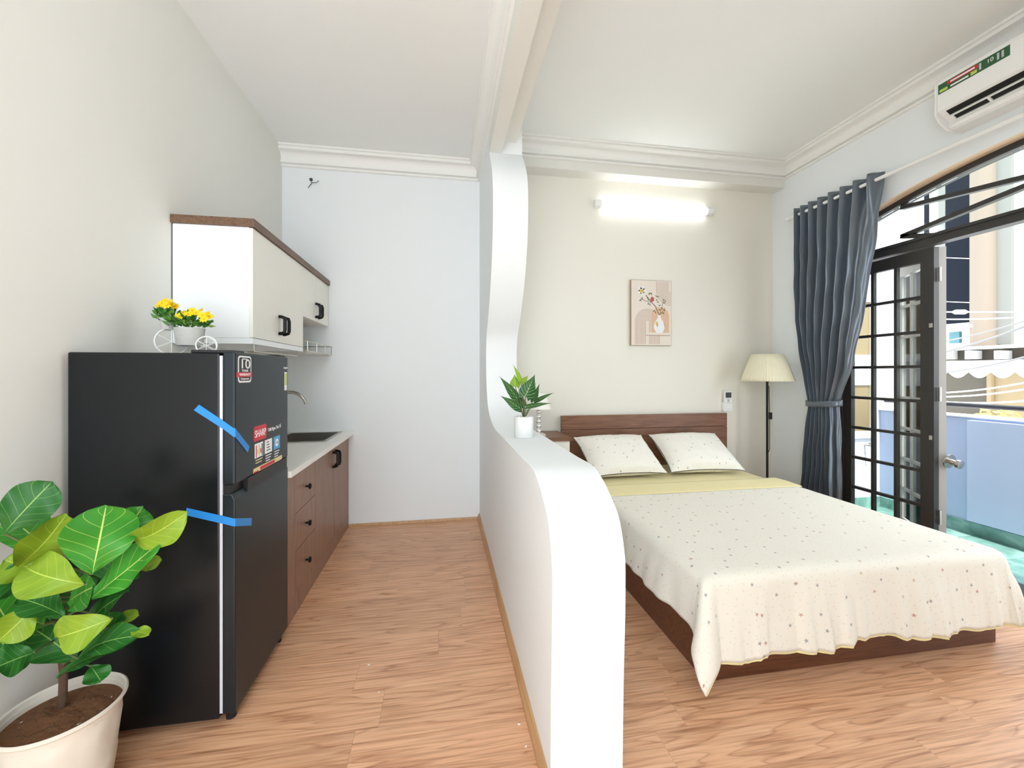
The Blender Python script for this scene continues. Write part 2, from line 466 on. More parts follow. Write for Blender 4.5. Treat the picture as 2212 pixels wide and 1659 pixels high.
struct(box('wall_left', M['wall_warm'], None, XL - 0.12, XL, Y0, YB + 0.12, -0.12, 3.5), 'long plain off-white wall beside the fridge', 'wall')
struct(box('wall_back', M['wall'], None, XL, .45, YB, YB + 0.12, -0.12, 3.5), 'cool white end wall of the kitchen strip', 'wall')
struct(box('wall_back', M['wall_cream'], None, .45, 3.55, YB, YB + 0.12, -0.12, 3.5), 'cream wall behind the bed and headboard', 'wall')
struct(box('wall_light_block', M['wall_warm'], None, 0.40, XR, Y0 - .12, Y0, -0.12, 3.5), 'unseen wall added behind the viewer to cut light on the bedroom', 'wall')  # added out of view to block rear sky light from the bed side
# right wall with the segmental-arched balcony doorway
DY0, DY1, ARC, ARR, SPR = 0.32, 3.12, 2.735, 4.37, 2.51
DC = (DY0 + DY1) / 2
arch = []
for i in range(29):
    yy = DY1 - (DY1 - DY0) * i / 28
    arch.append((yy, ARC - ARR + math.sqrt(ARR ** 2 - (yy - DC) ** 2)))
mb = MB()
mb.box(XR, XR + 0.2, DY1, YB, -0.12, 3.5); mb.box(XR, XR + 0.2, Y0, DY0, -0.12, 3.5)
for (a, za), (b, zb) in zip(arch, arch[1:]):
    mb.prism([(a, za), (b, zb), (b, 3.5), (a, 3.5)], 0, XR, XR + 0.2)
wr = struct(mb.build('wall_right', M['wall']), 'white wall with arched balcony doorway and air conditioner', 'wall')
mb = MB(); T = 0.006
for (a, za), (b, zb) in zip(arch, arch[1:]):
    mb.prism([(a, za), (b, zb), (b, zb - T), (a, za - T)], 0, XR + 0.001, XR + 0.2)
mb.box(XR + 0.001, XR + 0.2, DY1 - T, DY1, 0, arch[0][1]); mb.box(XR + 0.001, XR + 0.2, DY0, DY0 + T, 0, arch[-1][1])
lin = mb.build('arch_lining', M['reveal'], wr); lin['label'] = 'peach painted soffit of the arch'

struct(box('ceiling', M['ceil'], None, XL, 0.36, Y0, YB, ZK, ZK + 0.1), 'plain off-white ceiling over the kitchen strip', 'ceiling')
struct(box('ceiling', M['ceil'], None, 0.52, XR, Y0, YB, ZB, ZB + 0.1), 'plain white ceiling over the bed', 'ceiling')

# wavy partition: outline in the YZ plane read off its kitchen-side edge
left_edge = [(1189, 1659), (1190.5, 1500), (1192.6, 1348), (1193, 1243), (1191.6, 1205), (1188, 1160), (1183, 1120), (1174, 1082), (1163, 1043), (1150, 1012), (1130, 990), (1111.6, 971.5), (1085, 945),
             (1071, 929), (1062, 911), (1056, 889.5), (1052.5, 860.6), (1050.5, 812), (1050.5, 740), (1055.5, 676), (1060.5, 602.7), (1064, 514.6), (1065, 426), (1063, 367), (1057, 329)]
prof = []
for px, py in left_edge:
    q = PX(px, py, XP0); prof.append((q.y, q.z))
prof[0] = (prof[0][0], 0.0)
# smooth it (Catmull-Rom)
def catmull(pts, k=5):
    out = []
    for i in range(len(pts) - 1):
        p0, p1, p2, p3 = pts[max(0, i - 1)], pts[i], pts[i + 1], pts[min(len(pts) - 1, i + 2)]
        for j in range(k):
            t = j / k
            out.append(tuple(0.5 * (2 * p1[d] + (p2[d] - p0[d]) * t + (2 * p0[d] - 5 * p1[d] + 4 * p2[d] - p3[d]) * t * t + (3 * p1[d] - p0[d] - 3 * p2[d] + p3[d]) * t ** 3) for d in (0, 1)))
    out.append(pts[-1]); return out
ZS1, ZS2 = 2.91, 2.995
# the shelf part of the wave is level
SHELF = 0.96
prof2 = [(y_, SHELF if 1.56 < y_ < 2.7 and abs(z_ - SHELF) < 0.06 else z_) for y_, z_ in prof]
prof2[-1] = (prof2[-1][0], ZS1)
curve = catmull(prof2, 6)
poly = curve + [(curve[-1][0], ZS2 + 0.3), (YB, ZS2 + 0.3), (YB, 0.0)]
mb = MB().prism(poly, 0, XP0, XP1)
part = struct(mb.build('wall_partition', M['wall'], smooth=True, sharp=35), 'white wavy-edged half partition between kitchen and bed', 'wall')
# beam over the partition, stepped
struct(MB().box(XP0, 0.425, Y0, curve[-1][0], ZS1, 3.45).box(0.425, 0.53, Y0, curve[-1][0], ZS2, 3.45).build('trim_1', M['wall_warm']), 'stepped ceiling beam between the two ceilings', 'beam')
struct(box('trim_2', M['wall_warm'], None, XP1, XR, 3.60, YB, 3.156, ZB), 'plain beam along the wall above the tube light', 'beam')

def sweep(path, prof, ztop, closed_side):
    """moulding profile (out, down) swept along an XY path with mitres; 'closed_side' +1 = room is left of the path"""
    mb = MB(); n = len(path); m = len(prof)
    P2 = [Vector((p[0], p[1])) for p in path]
    vs = []
    for i, p in enumerate(P2):
        d0 = (P2[i] - P2[i - 1]).normalized() if i > 0 else None
        d1 = (P2[i + 1] - P2[i]).normalized() if i < n - 1 else None
        n0 = Vector((-d0.y, d0.x)) * closed_side if d0 else None
        n1 = Vector((-d1.y, d1.x)) * closed_side if d1 else None
        if n0 and n1:
            mt = (n0 + n1).normalized(); mt = mt / mt.dot(n0)
        else: mt = n0 or n1
        for o_, h in prof:
            q = p + mt * o_; vs.append((q.x, q.y, ztop - h))
    fs = []
    for i in range(n - 1):
        for k in range(m - 1):
            fs.append((i * m + k, i * m + k + 1, (i + 1) * m + k + 1, (i + 1) * m + k))
    fs.append(tuple(range(m))); fs.append(tuple((n - 1) * m + k for k in reversed(range(m))))
    mb.add(vs, fs); return mb
def cornice(w, h):
    k = [(0, 0), (w, 0), (w, .016), (w * .86, .018), (w * .86, .026), (w * .90, .028), (w * .90, .044), (w * .70, .047)]
    for i in range(9):
        t = i / 8 * math.pi / 2
        k.append((w * (.70 - .45 * math.sin(t)), .047 + (h - .047 - .052) * (1 - math.cos(t))))
    k += [(w * .25, h - .046), (w * .36, h - .044), (w * .36, h - .028), (w * .12, h - .024), (w * .12, h - .018), (w * .2, h - .016), (w * .2, h - .002), (0, h)]
    return k
struct(sweep([(XL, YB), (XP0, YB), (XP0, Y0)], cornice(0.095, 0.16), ZK, -1).build('trim_3', M['corn'], smooth=True, sharp=25), 'white moulded plaster cornice around the kitchen ceiling', 'cornice')
struct(sweep([(XP1 - .045, Y0), (XP1 - .045, 3.60), (XR, 3.60), (XR, Y0)], cornice(0.12, 0.15), ZB, -1).build('trim_4', M['corn'], smooth=True, sharp=25), 'white moulded plaster cornice around the bedroom ceiling', 'cornice')
# skirtings
struct(MB().prism([(XP0, 0), (XP0, .05), (XP0 - .008, .05), (XP0 - .02, .02), (XP0 - .02, 0)], 1, curve[0][0], YB).build('baseboard_partition', M['skirt']), 'narrow light oak skirting along the wavy partition', 'skirting')
struct(MB().prism([(YB, 0), (YB, .022), (YB - .006, .022), (YB - .014, .006), (YB - .014, 0)], 0, -0.79, XP0 - .02).build('baseboard_back', M['skirt']), 'narrow oak skirting along the kitchen end wall', 'skirting')

# ------------------------------------------------------------------ balcony door (door_1): frame, fanlight, folding leaves
XD = 3.46
d1 = bpy.data.objects.new('door_1', None); COL.objects.link(d1); place(d1, Vector((XD, DC, 0)), None)
struct(d1, 'dark arched balcony door with small square panes, folded open', 'door')
fz = 0.025
mb = MB()
mb.box(XD - .035, XD + .035, DY1 - T - .045, DY1 - T, 0, SPR - .01).box(XD - .035, XD + .035, DY0 + T, DY0 + T + .045, 0, SPR - .01)
for (a, za), (b, zb) in zip(arch, arch[1:]):
    mb.prism([(a, za - T), (b, zb - T), (b, zb - T - .04), (a, za - T - .04)], 0, XD - .035, XD + .035)
mb.build('door_frame', M['frame'], d1)
tr = MB().box(XD - .04, XD + .04, DY0 + .05, DY1 - .05, 2.235, 2.265).box(XD - .03, XD + .03, DY0 + .05, DY1 - .05, 2.265, 2.29).box(XD - .04, XD + .04, DY0 + .05, DY1 - .05, 2.29, 2.31).build('transom', M['frame'], d1)
def arch_z(yy): return ARC - ARR + math.sqrt(ARR ** 2 - (yy - DC) ** 2) - T - .04
def bar(name, ya, za, yb, zb, w, parent):
    a, b = Vector((ya, za)), Vector((yb, zb)); d = (b - a).normalized(); n = Vector((-d.y, d.x)) * w / 2
    return MB().prism([tuple(a + n), tuple(b + n), tuple(b - n), tuple(a - n)], 0, XD - .02, XD + .02).build(name, M['frame'], parent)
for ya, za, yb, zb in ((2.62, 2.58, 0.82, 2.36), (0.82, 2.58, 2.62, 2.36), (2.62, 2.36, 2.40, 2.30), (0.82, 2.36, 1.04, 2.30)):
    bar('fanlight_bar', ya, za, yb, zb, .03, d1)
pts = [(DY1 - .06, 2.31), (DY0 + .06, 2.31)] + [(yy, arch_z(yy)) for yy in [DY0 + .06 + (DY1 - DY0 - .12) * i / 20 for i in range(21)]]
MB().prism(pts, 0, XD - .004, XD).build('fanlight_pane', M['glass'], d1)
def leaf(xf, frame_mat, edge_mat, name_label):
    """one glazed door leaf 0.68 wide in local x, thickness y, z up"""
    Wd, TH = 0.68, 0.04
    def B(m, x0, x1, z0, z1, nm, par, th=TH):
        return MB().box(x0, x1, -th / 2, th / 2, z0, z1).build(nm, m, par, xf=xf)
    lf = MB().box(0.0, 0.085, -TH / 2, TH / 2, .012, 2.22).box(Wd - .075, Wd, -TH / 2, TH / 2, .012, 2.22).box(.085, Wd - .075, -TH / 2, TH / 2, 2.128, 2.22).box(.085, Wd - .075, -TH / 2, TH / 2, .012, .10).build('door_leaf', frame_mat, d1, xf=xf)
    lf['label'] = name_label
    x0, x1, z0, z1 = .085, Wd - .075, .10, 2.128
    nc, nr, bw = 3, 8, .022
    cw, rh = (x1 - x0) / nc, (z1 - z0) / nr
    for c in range(1, nc): B(frame_mat, x0 + cw * c - bw / 2, x0 + cw * c + bw / 2, z0, z1, 'glazing_bar', lf, .03)
    for r in range(1, nr): B(frame_mat, x0, x1, z0 + rh * r - bw / 2, z0 + rh * r + bw / 2, 'glazing_bar', lf, .028)
    for c in range(nc):
        for r in range(nr):
            B(M['glass'], x0 + cw * c + bw / 2, x0 + cw * (c + 1) - bw / 2, z0 + rh * r + bw / 2, z0 + rh * (r + 1) - bw / 2, 'pane', lf, .004)
    return lf
# closed leaf: local x runs towards +Y from Y=2.40
xf1 = Matrix.Translation((XD, 2.40, 0)) @ Matrix.Rotation(math.pi / 2, 4, 'Z')
lf1 = leaf(xf1, M['frame'], M['frame_lit'], 'dark brown glazed leaf standing closed beside the curtain')
xf2 = Matrix.Translation((XD + .035, 2.372, 0)) @ Matrix.Rotation(math.radians(57), 4, 'Z') @ Matrix.Translation((0.03, 0, 0))
lf2 = leaf(xf2, M['frame_lit'], M['frame_lit'], 'leaf coloured in its daylit grey, folded outward behind the closed one')
for z in (0.30, 1.17, 2.02):
    MB().tube([(XD + .012, 2.386, z - .05), (XD + .012, 2.386, z + .05)], .009, 8).build('hinge', M['steel'], lf1)
for z in (.86, 1.66):
    box('latch', M['steel'], lf1, XD - .028, XD - .019, 2.405, 2.425, z - .015, z + .015)
knob = MB().lathe([(0.001, 0), (.05, 0), (.05, .006), (.02, .012), (.018, .04), (.03, .05), (.03, .07), (.001, .078)], (0, 0, 0), 20)
knob.build('door_knob', M['steel'], lf2, smooth=True, xf=Matrix.Translation((XD + .06, 2.365, .70)) @ Matrix.Rotation(math.radians(100), 4, 'X'))
struct(box('trim_5', M['frame'], None, XR + .02, XR + .2, DY0 + T, DY1 - T, 0, .012), 'low dark threshold under the balcony door', 'threshold')

# ------------------------------------------------------------------ balcony and street
bf = struct(MB().box(3.55, 4.36, 0.0, 3.51, -.12, -.032).build('balcony_floor', M['marble']), 'pale green marble tiled balcony floor', 'balcony')
for i in range(2):
    for j in range(9):
        MB().box(3.552 + i * .405, 3.552 + i * .405 + .401, 3.508 - j * .39 - .386, 3.508 - j * .39, -.032, -.02).build('tile', M['marble'], bf)
pw = struct(MB().box(4.36, 4.48, 0.0, 3.51, -.3, .95).build('wall_parapet', M['parapet']), 'pale blue balcony parapet wall', 'parapet')
box('parapet_pier', M['parapet'], pw, 4.29, 4.36, 0.0, 2.76, .10, .93)
box('coping', M['outwhite'], pw, 4.34, 4.50, 0.0, 3.51, .95, .965)
box('marble_skirting', M['marble'], pw, 4.345, 4.36, 0.0, 3.50, -.02, .08)
wn = struct(MB().box(3.55, 4.52, 3.51, 3.66, -.3, 5.2).build('wall_neighbour', M['lilac']), 'white neighbouring house wall at the balcony end', 'wall')
box('marble_skirting', M['marble'], wn, 3.55, 4.35, 3.495, 3.51, -.02, .08)
for k, (z0, z1) in enumerate(((.74, 1.20), (1.5, 2.03), (2.35, 2.9))):
    w = MB().box(3.62, 4.30, 3.49, 3.51, z0 - .07, z0).box(3.62, 4.30, 3.49, 3.51, z1, z1 + .07).box(4.23, 4.30, 3.49, 3.51, z0, z1).box(3.62, 3.69, 3.49, 3.51, z0, z1).build('window_surround', M['outwhite'], wn)
    box('window_panel', M['outcream'], w, 3.69, 4.23, 3.503, 3.51, z0, z1)
q = PY(1872, 962, 3.49)
tp = thing('wall_tap', (q.x, 3.50, q.z - .03), 'small wall tap on the white balcony wall seen through panes', 'tap')
MB().tube([(q.x, 3.51, q.z), (q.x, 3.44, q.z), (q.x, 3.425, q.z - .03)], .008).build('spout', M['steel'], tp, smooth=True)
MB().tube([(q.x - .02, 3.46, q.z + .025), (q.x + .02, 3.46, q.z + .025)], .005).build('tap_handle', M['steel'], tp)
MB().tube([(q.x, 3.46, q.z), (q.x, 3.46, q.z + .025)], .005).build('valve', M['steel'], tp)
rl = thing('balcony_rail', (4.42, 1.7, .955), 'black tubular handrail above the blue parapet', 'railing')
MB().tube([(4.42, 0.0, 1.045), (4.42, 3.50, 1.045)], .021, 12).build('handrail', M['rail'], rl, smooth=True)
for yy in (.3, 1.35, 3.3):
    MB().tube([(4.42, yy, .965), (4.42, yy, 1.03)], .012).build('rail_post', M['rail'], rl)

struct(box('street_ground', M['asphalt'], None, 4.6, 16, -8, 16, -4.2, -4.0), 'grey street far below the balcony', 'street')
XF = 7.6
fc = thing('street_house', (XF + .5, 5, -4), 'bright white house across the street with dark glazing', 'building')
box('facade', M['outwhite'], fc, XF, XF + .3, -2, 14, -4, 6.5)
def fpanel(nm, m, px0, px1, py0, py1, X, th=.05, parent=fc):
    a, b = PX(px0, py1, X), PX(px1, py0, X)
    return box(nm, m, parent, X, X + th, b.y, a.y, min(a.z, b.z), max(a.z, b.z))
g1 = fpanel('dark_window', M['outdark'], 2042, 2107, 250, 700, XF - .06, .07)
fpanel('window_side', M['outgrey'], 2026, 2042, 250, 700, XF - .06, .07)
fpanel('slot_window', M['outdark'], 1996, 2004, 400, 530, XF - .03, .04)
pil = PX(2124, 600, XF - .05)
MB().tube([(XF - .02, pil.y, .9), (XF - .02, pil.y, 5.4)], .15, 16).build('pilaster', M['outpost'], fc, smooth=True)
fpanel('grey_panel', M['outgrey'], 2142, 2184, 250, 745, XF - .05, .06)
fpanel('sill', M['outwhite'], 2040, 2108, 699, 712, XF - .16, .2)
fpanel('teal_window', M['teal'], 2050, 2072, 716, 742, XF - .05, .06)
XA = 7.0
bal = fpanel('balcony_beam', M['outwhite'], 2040, 2230, 742, 757, XA, .3)
fpanel('balcony_beam', M['outwhite'], 2040, 2240, 776, 789, XA, .3)
for px0, px1 in ((2040, 2044), (2084, 2096), (2147, 2160), (2213, 2224)):
    fpanel('balcony_post', M['outwhite'], px0, px1, 757, 776, XA + .02, .2)
fpanel('balcony_recess', M['outbrown'], 2040, 2240, 750, 780, XA + .22, .05)
fpanel('shop_shutter', M['outbrown'], 2042, 2131, 800, 925, XF - .2, .1)
fpanel('shop_post', M['outcream'], 2131, 2141, 800, 925, XF - .25, .1)
fpanel('shop_wall', M['outcream'], 2141, 2260, 800, 925, XF - .2, .1)
# scalloped awning
ya, yb = PX(2250, 800, 6.6).y, PX(2035, 800, 6.6).y
zt, ze = PX(2130, 784, 7.0).z, PX(2130, 800, 6.6).z
def awn(u, v):
    yy = ya + (yb - ya) * u
    if v < .6:
        t = v / .6; return (6.99 - .39 * t, yy, zt + .03 + (ze - zt) * t)
    t = (v - .6) / .4
    return (6.6, yy, ze + .03 - t * (.05 + .075 * abs(math.sin(u * math.pi * 4.3))))
tag(MB().grid(awn, 90, 8).build('awning', M['awning'], None, solid=.006), 'white scalloped shop awning across the street', 'awning')
# shrub and cables
rs = random.Random(8); mb = MB()
c0 = PX(2190, 897, 6.3)
for k in range(70):
    p = c0 + Vector((rs.uniform(-.12, .12), rs.uniform(-.42, .3), rs.uniform(-.3, .07)))
    d = Vector((rs.uniform(-1, 1), rs.uniform(-1, 1), rs.uniform(-.4, 1))).normalized() * .06; e = d.orthogonal().normalized() * .025
    mb.add([p - d, p + e, p + d, p - e], [(0, 1, 2, 3)])
sh = thing('street_shrub', (c0.x, c0.y, -4.0), 'yellow-green shrub showing just above the blue parapet', 'shrub')
f_ = mb.build('foliage', M['outleaf'], sh); f_['kind'] = 'stuff'
MB().tube([(c0.x, c0.y, -4.0), (c0.x, c0.y, c0.z - .1)], .03).build('stem', M['bark'], sh)
def cable(a, b, X, r, m, label, sag=.03, Xb=None):
    p, q = PX(*a, X), PX(*b, Xb or X)
    p = p + (p - q) * .25; q = q + (q - p) * .25
    pts = [p.lerp(q, t / 14) - Vector((0, 0, sag * math.sin(math.pi * t / 14))) for t in range(15)]
    tag(MB().tube(pts, r, 6).build('overhead_cable', m, None, smooth=True), label, 'cable', 'cables over the street')
cable((2050, 755, ), (2212, 702), 6.0, .012, M['cable'], 'thick grey cable rising to the right over white balcony')
cable((2050, 733), (2212, 690), 6.2, .009, M['cable'], 'grey cable crossing the teal window across the street')
cable((2050, 801), (2212, 768), 5.8, .010, M['cable'], 'grey cable sloping across the scalloped awning')
cable((2050, 845), (2212, 823), 5.6, .008, M['cable_w'], 'upper white cable before the brown shop shutter')
cable((2050, 854), (2212, 837), 5.5, .008, M['cable_w'], 'lower white cable before the brown shop shutter')
cable((2050, 866), (2212, 862), 5.4, .009, M['cable_w'], 'white cable just above the black handrail')
cable((2050, 557), (2107, 559), XF - .065, .006, M['cable_w'], 'thin wire high across the dark blue window', .0)
cable((2050, 652), (2107, 654), XF - .065, .006, M['cable_w'], 'thin wire low across the dark blue window', .0)
cable((2050, 688), (2212, 682), 6.4, .008, M['cable_w'], 'white cable below the cable joint', .02)
cable((2040, 674), (2212, 674), 6.3, .007, M['cable_w'], 'white cable carrying the cream cable joint', .0)
j0, j1 = PX(2056, 674, 6.3), PX(2092, 674, 6.3)
cj = thing('cable_joint', (j0.x, (j0.y + j1.y) / 2, j0.z - .04), 'cream cable joint box hanging before the dark window', 'cable joint')
MB().tube([j0, j0.lerp(j1, .2), j0.lerp(j1, .8), j1], [.008, .028, .028, .008], 8).build('joint_sleeve', M['cable_w'], cj, smooth=True)

# ================================================================== KITCHEN
# ---- fridge
FY0, FY1, FXB, FXD = 1.703, 2.244, XL + .02, -.765
fr = thing('refrigerator', ((FXB + FXD) / 2, (FY0 + FY1) / 2, 0), 'tall black two-door refrigerator with stickers and blue tape', 'refrigerator')
box('body', M['fridgeside'], fr, FXB, -.818, FY0, FY1, .03, 1.395, bevel=.006)
gk = box('gasket', M['gasket'], fr, -.818, -.808, FY0 + .002, FY1 - .002, .05, 1.385)
box('freezer_door', M['fridge'], fr, -.808, FXD, FY0, FY1, .90, 1.40, bevel=.007)
ld = MB().prism([(-.808, .045), (FXD, .045), (FXD, .845), (-.775, .868), (-.808, .868)], 1, FY0, FY1).build('lower_door', M['fridge'], fr, bevel=.005)
box('door_gap', M['blackplastic'], fr, -.806, -.782, FY0 + .004, FY1 - .004, .868, .90)
hd = MB().prism([(-.79, .858), (FXD + .001, .85), (FXD + .002, .856), (FXD + .002, .902), (-.79, .902)], 1, FY0 + .10, FY1 - .02).build('handle_recess', M['blackplastic'], fr)
box('hinge_cover', M['blackplastic'], fr, -.92, -.775, FY0 + .01, FY0 + .1, 1.395, 1.407, bevel=.003)
box('hinge_cover', M['blackplastic'], fr, -.85, -.775, FY1 - .09, FY1 - .01, 1.40, 1.408, bevel=.002)
for yy in (FY0 + .05, FY1 - .04):
    for xx in (-.80, FXB + .06):
        MB().tube([(xx, yy, 0), (xx, yy, .046)], .018, 12).build('foot', M['blackplastic'], fr)
# stickers on the freezer door, facing +X
XS = FXD
def flat(nm, m, y0, y1, z0, z1, par, lift=.0006, r=0.0):
    if r:
        pts = []
        for cx, cy, a0 in ((y1 - r, z1 - r, 0), (y0 + r, z1 - r, 90), (y0 + r, z0 + r, 180), (y1 - r, z0 + r, 270)):
            for k in range(5):
                a = math.radians(a0 + k * 22.5); pts.append((cx + r * math.cos(a), cy + r * math.sin(a)))
        return MB().prism(pts, 0, XS, XS + lift).build(nm, m, par)
    return box(nm, m, par, XS, XS + lift, y0, y1, z0, z1)
a, b = PX(514, 768, XS), PX(542.5, 823, XS)
wy0, wy1, wz1, wz0 = a.y, b.y, 1.387, 1.283
ws = flat('warranty_sticker', M['print_white'], wy0, wy1, wz0, wz1, fr, .0006, .015)
ws['label'] = 'warranty sticker with a large 10 and red band'
flat('sticker_ground', M['print_dark'], wy0 + .007, wy1 - .007, wz0 + .007, wz1 - .006, ws, .001, .012)
flat('sticker_band', M['print_red'], wy0 - .012, wy1 + .004, wz0 + .022, wz0 + .04, ws, .0014)
Yv, Zv = (0, 1, 0), (0, 0, 1); wm = (wy0 + wy1) / 2
text('sticker_lettering', '10', .052, M['print_white'], ws, (XS + .0014, wm, wz1 - .033), Yv, Zv, fit=.07)
text('sticker_lettering', 'YEAR', .013, M['print_white'], ws, (XS + .0014, wm, wz0 + .046), Yv, Zv, fit=.055)
text('sticker_lettering', 'WARRANTY', .014, M['print_white'], ws, (XS + .0018, wm, wz0 + .031), Yv, Zv, fit=.095)
text('sticker_lettering', 'Compressor', .011, M['print_white'], ws, (XS + .0014, wm, wz0 + .015), Yv, Zv, fit=.07)
text('sticker_lettering', 'Inverter', .009, M['print_white'], ws, (XS + .0014, wm, wz1 - .0115), Yv, Zv, fit=.04)
a = PX(548, 935, XS); b = PX(578, 1000, XS); c = PX(608, 930, XS)
cy0, cy1 = a.y, c.y; cw = cy1 - cy0
card = flat('brand_sticker', M['print_red'], cy0, cy0 + cw * .42, 1.035, 1.098, fr, .0008, .012)
card['label'] = 'red brand sticker with feature pictures below'
text('sticker_lettering', 'SHARP', .042, M['print_white'], card, (XS + .0012, cy0 + cw * .21, 1.064), Yv, Zv, fit=cw * .36)
text('sticker_lettering', 'Tươi Ngon Tinh Tế', .022, M['print_white'], card, (XS + .0008, cy0 + cw * .72, 1.066), Yv, Zv, fit=cw * .5)
tiles = [(0.03, .30, M['print_white']), (.36, .62, M['print_white']), (.68, .93, M['print_blue'])]
rt = random.Random(3)
for k, (f0, f1, m_) in enumerate(tiles):
    t_ = flat('feature_picture', m_, cy0 + cw * f0, cy0 + cw * f1, .965, 1.025, card)
    if k == 0:
        for q in range(5):
            flat('picture_detail', rt.choice([M['print_red'], M['print_dark'], M['print_lime']]), cy0 + cw * (f0 + .03 + q * .048), cy0 + cw * (f0 + .06 + q * .048), .968 + .012 * (q % 2), 1.0 + .018 * ((q + 1) % 2), t_, .001)
    elif k == 1:
        for q in range(4): flat('picture_detail', M['ink'], cy0 + cw * (f0 + .06), cy0 + cw * (f1 - .06 - .02 * q), .976 + q * .012, .980 + q * .012, t_, .001)
    else:
        flat('picture_detail', M['print_white'], cy0 + cw * (f0 + .07), cy0 + cw * (f1 - .07), .978, 1.012, t_, .001, .008)
        flat('picture_detail', M['print_red'], cy0 + cw * (f0 + .11), cy0 + cw * (f0 + .15), .99, 1.0, t_, .0014)
    for q in range(3 if k else 2):
        flat('text_line', M['print_white'] if k else M['print_yellow'], cy0 + cw * (f0 + .03), cy0 + cw * (f1 - .02 - .03 * q), .953 - q * .011, .957 - q * .011, card, .0007)
bs = flat('feature_strip', M['print_yellow'], cy0 - .004, cy1 + .005, .905, .925, card, .0007, .004)
flat('strip_detail', M['print_red'], cy0 + cw * .2, cy0 + cw * .72, .907, .921, bs, .0011, .006)
flat('strip_detail', M['print_red'], cy0, cy0 + cw * .14, .905, .911, bs, .0011)
text('sticker_lettering', 'SHARP', .014, M['print_white'], fr, (XS + .0006, FY1 - .035, 1.345), Yv, Zv, fit=.05)
es = flat('energy_sticker', M['print_white'], FY1 - .048, FY1 - .016, 1.235, 1.325, fr)
flat('sticker_ground', M['print_lime'], FY1 - .046, FY1 - .018, 1.26, 1.318, es, .001)
# blue tapes (near face Y=FY0, then round the edge onto the door)
def tape(name_label, ptsN, ptsD, z=0):
    L = .0015
    vs = []
    for (ax, ay), (bx, by) in ptsN:
        vs += [PY(ax, ay, FY0 - L), PY(bx, by, FY0 - L)]
    cz0, cz1 = vs[-2].z, vs[-1].z
    vs += [Vector((XS + L, FY0 - L, cz0)), Vector((XS + L, FY0 - L, cz1))]
    for (ax, ay), (bx, by) in ptsD:
        vs += [PX(ax, ay, XS + L), PX(bx, by, XS + L)]
    n = len(vs) // 2
    mb = MB().add(vs, [(2 * i, 2 * i + 1, 2 * i + 3, 2 * i + 2) for i in range(n - 1)])
    tag(mb.build('tape_strip', M['tape'], None, solid=.0006), name_label, 'tape', 'blue tapes on the fridge')
tape('upper slanting blue tape strip holding the freezer door', [((430, 874), (418.5, 886)), ((484, 910), (484, 928)), ((505, 925), (505, 944))], [((539, 965), (535, 978))])
tape('lower blue tape strip holding the refrigerator door', [((403, 1097), (402, 1113)), ((484, 1115), (484, 1132)), ((505, 1120), (505, 1137))], [((544, 1119), (543, 1135))])

# ---- base units and worktop
CXF = -.79
def handle(parent, x, y, z, h=.105, face=1):
    mb = MB()
    mb.tube([(x, y, z - h / 2), (x + .012 * face, y, z - h / 2), (x + .03 * face, y, z - h / 2 + .006), (x + .034 * face, y, z - h / 2 + .02), (x + .034 * face, y, z + h / 2 - .02), (x + .03 * face, y, z + h / 2 - .006), (x + .012 * face, y, z + h / 2), (x, y, z + h / 2)], .0100, 8)
    return mb.build('handle', M['black'], parent, smooth=True)
dr = thing('drawer_unit', (-1.05, 2.5, 0), 'walnut base unit with three drawers beside the fridge', 'cabinet')
box('carcass', M['walnut_v'], dr, XL + .005, CXF - .018, 2.255, 2.788, 0, .785)
box('filler', M['walnut_v'], dr, CXF - .018, CXF, 2.255, 2.418, .115, .785)
box('kick_panel', M['walnut_v'], dr, CXF - .018, CXF - .002, 2.255, 2.789, 0, .112)
for z0, z1, kz in ((.115, .341, .223), (.344, .549, .44), (.552, .785, .655)):
    d = box('drawer', M['walnut_v'], dr, CXF - .018, CXF, 2.421, 2.787, z0, z1, bevel=.0015)
    MB().lathe([(.006, 0), (.006, .014), (.017, .02), (.017, .027), (.012, .031), (.001, .032)], (0, 0, 0), 16).build('knob', M['black'], d, smooth=True, xf=Matrix.Translation((CXF, 2.603, kz)) @ Matrix.Rotation(math.pi / 2, 4, 'Y'))
du = thing('sink_unit', (-1.05, 3.27, 0), 'walnut base unit with two doors under the sink', 'cabinet')
mb = MB().box(XL + .005, CXF - .018, 2.791, 2.809, 0, .785).box(XL + .005, CXF - .018, 3.725, 3.743, 0, .785).box(XL + .005, CXF - .018, 2.809, 3.725, 0, .12)
mb.build('carcass', M['walnut_v'], du)
box('kick_panel', M['walnut_v'], du, CXF - .018, CXF - .002, 2.791, 3.743, 0, .112)
for y0, y1, hy in ((2.791, 3.249, 3.215), (3.252, 3.725, 3.287)):
    d = box('door', M['walnut_v'], du, CXF - .018, CXF, y0, y1, .115, .785, bevel=.0015)
    handle(d, CXF, hy, .685)
box('filler', M['walnut_v'], du, CXF - .018, CXF - .003, 3.727, 3.743, .115, .785)
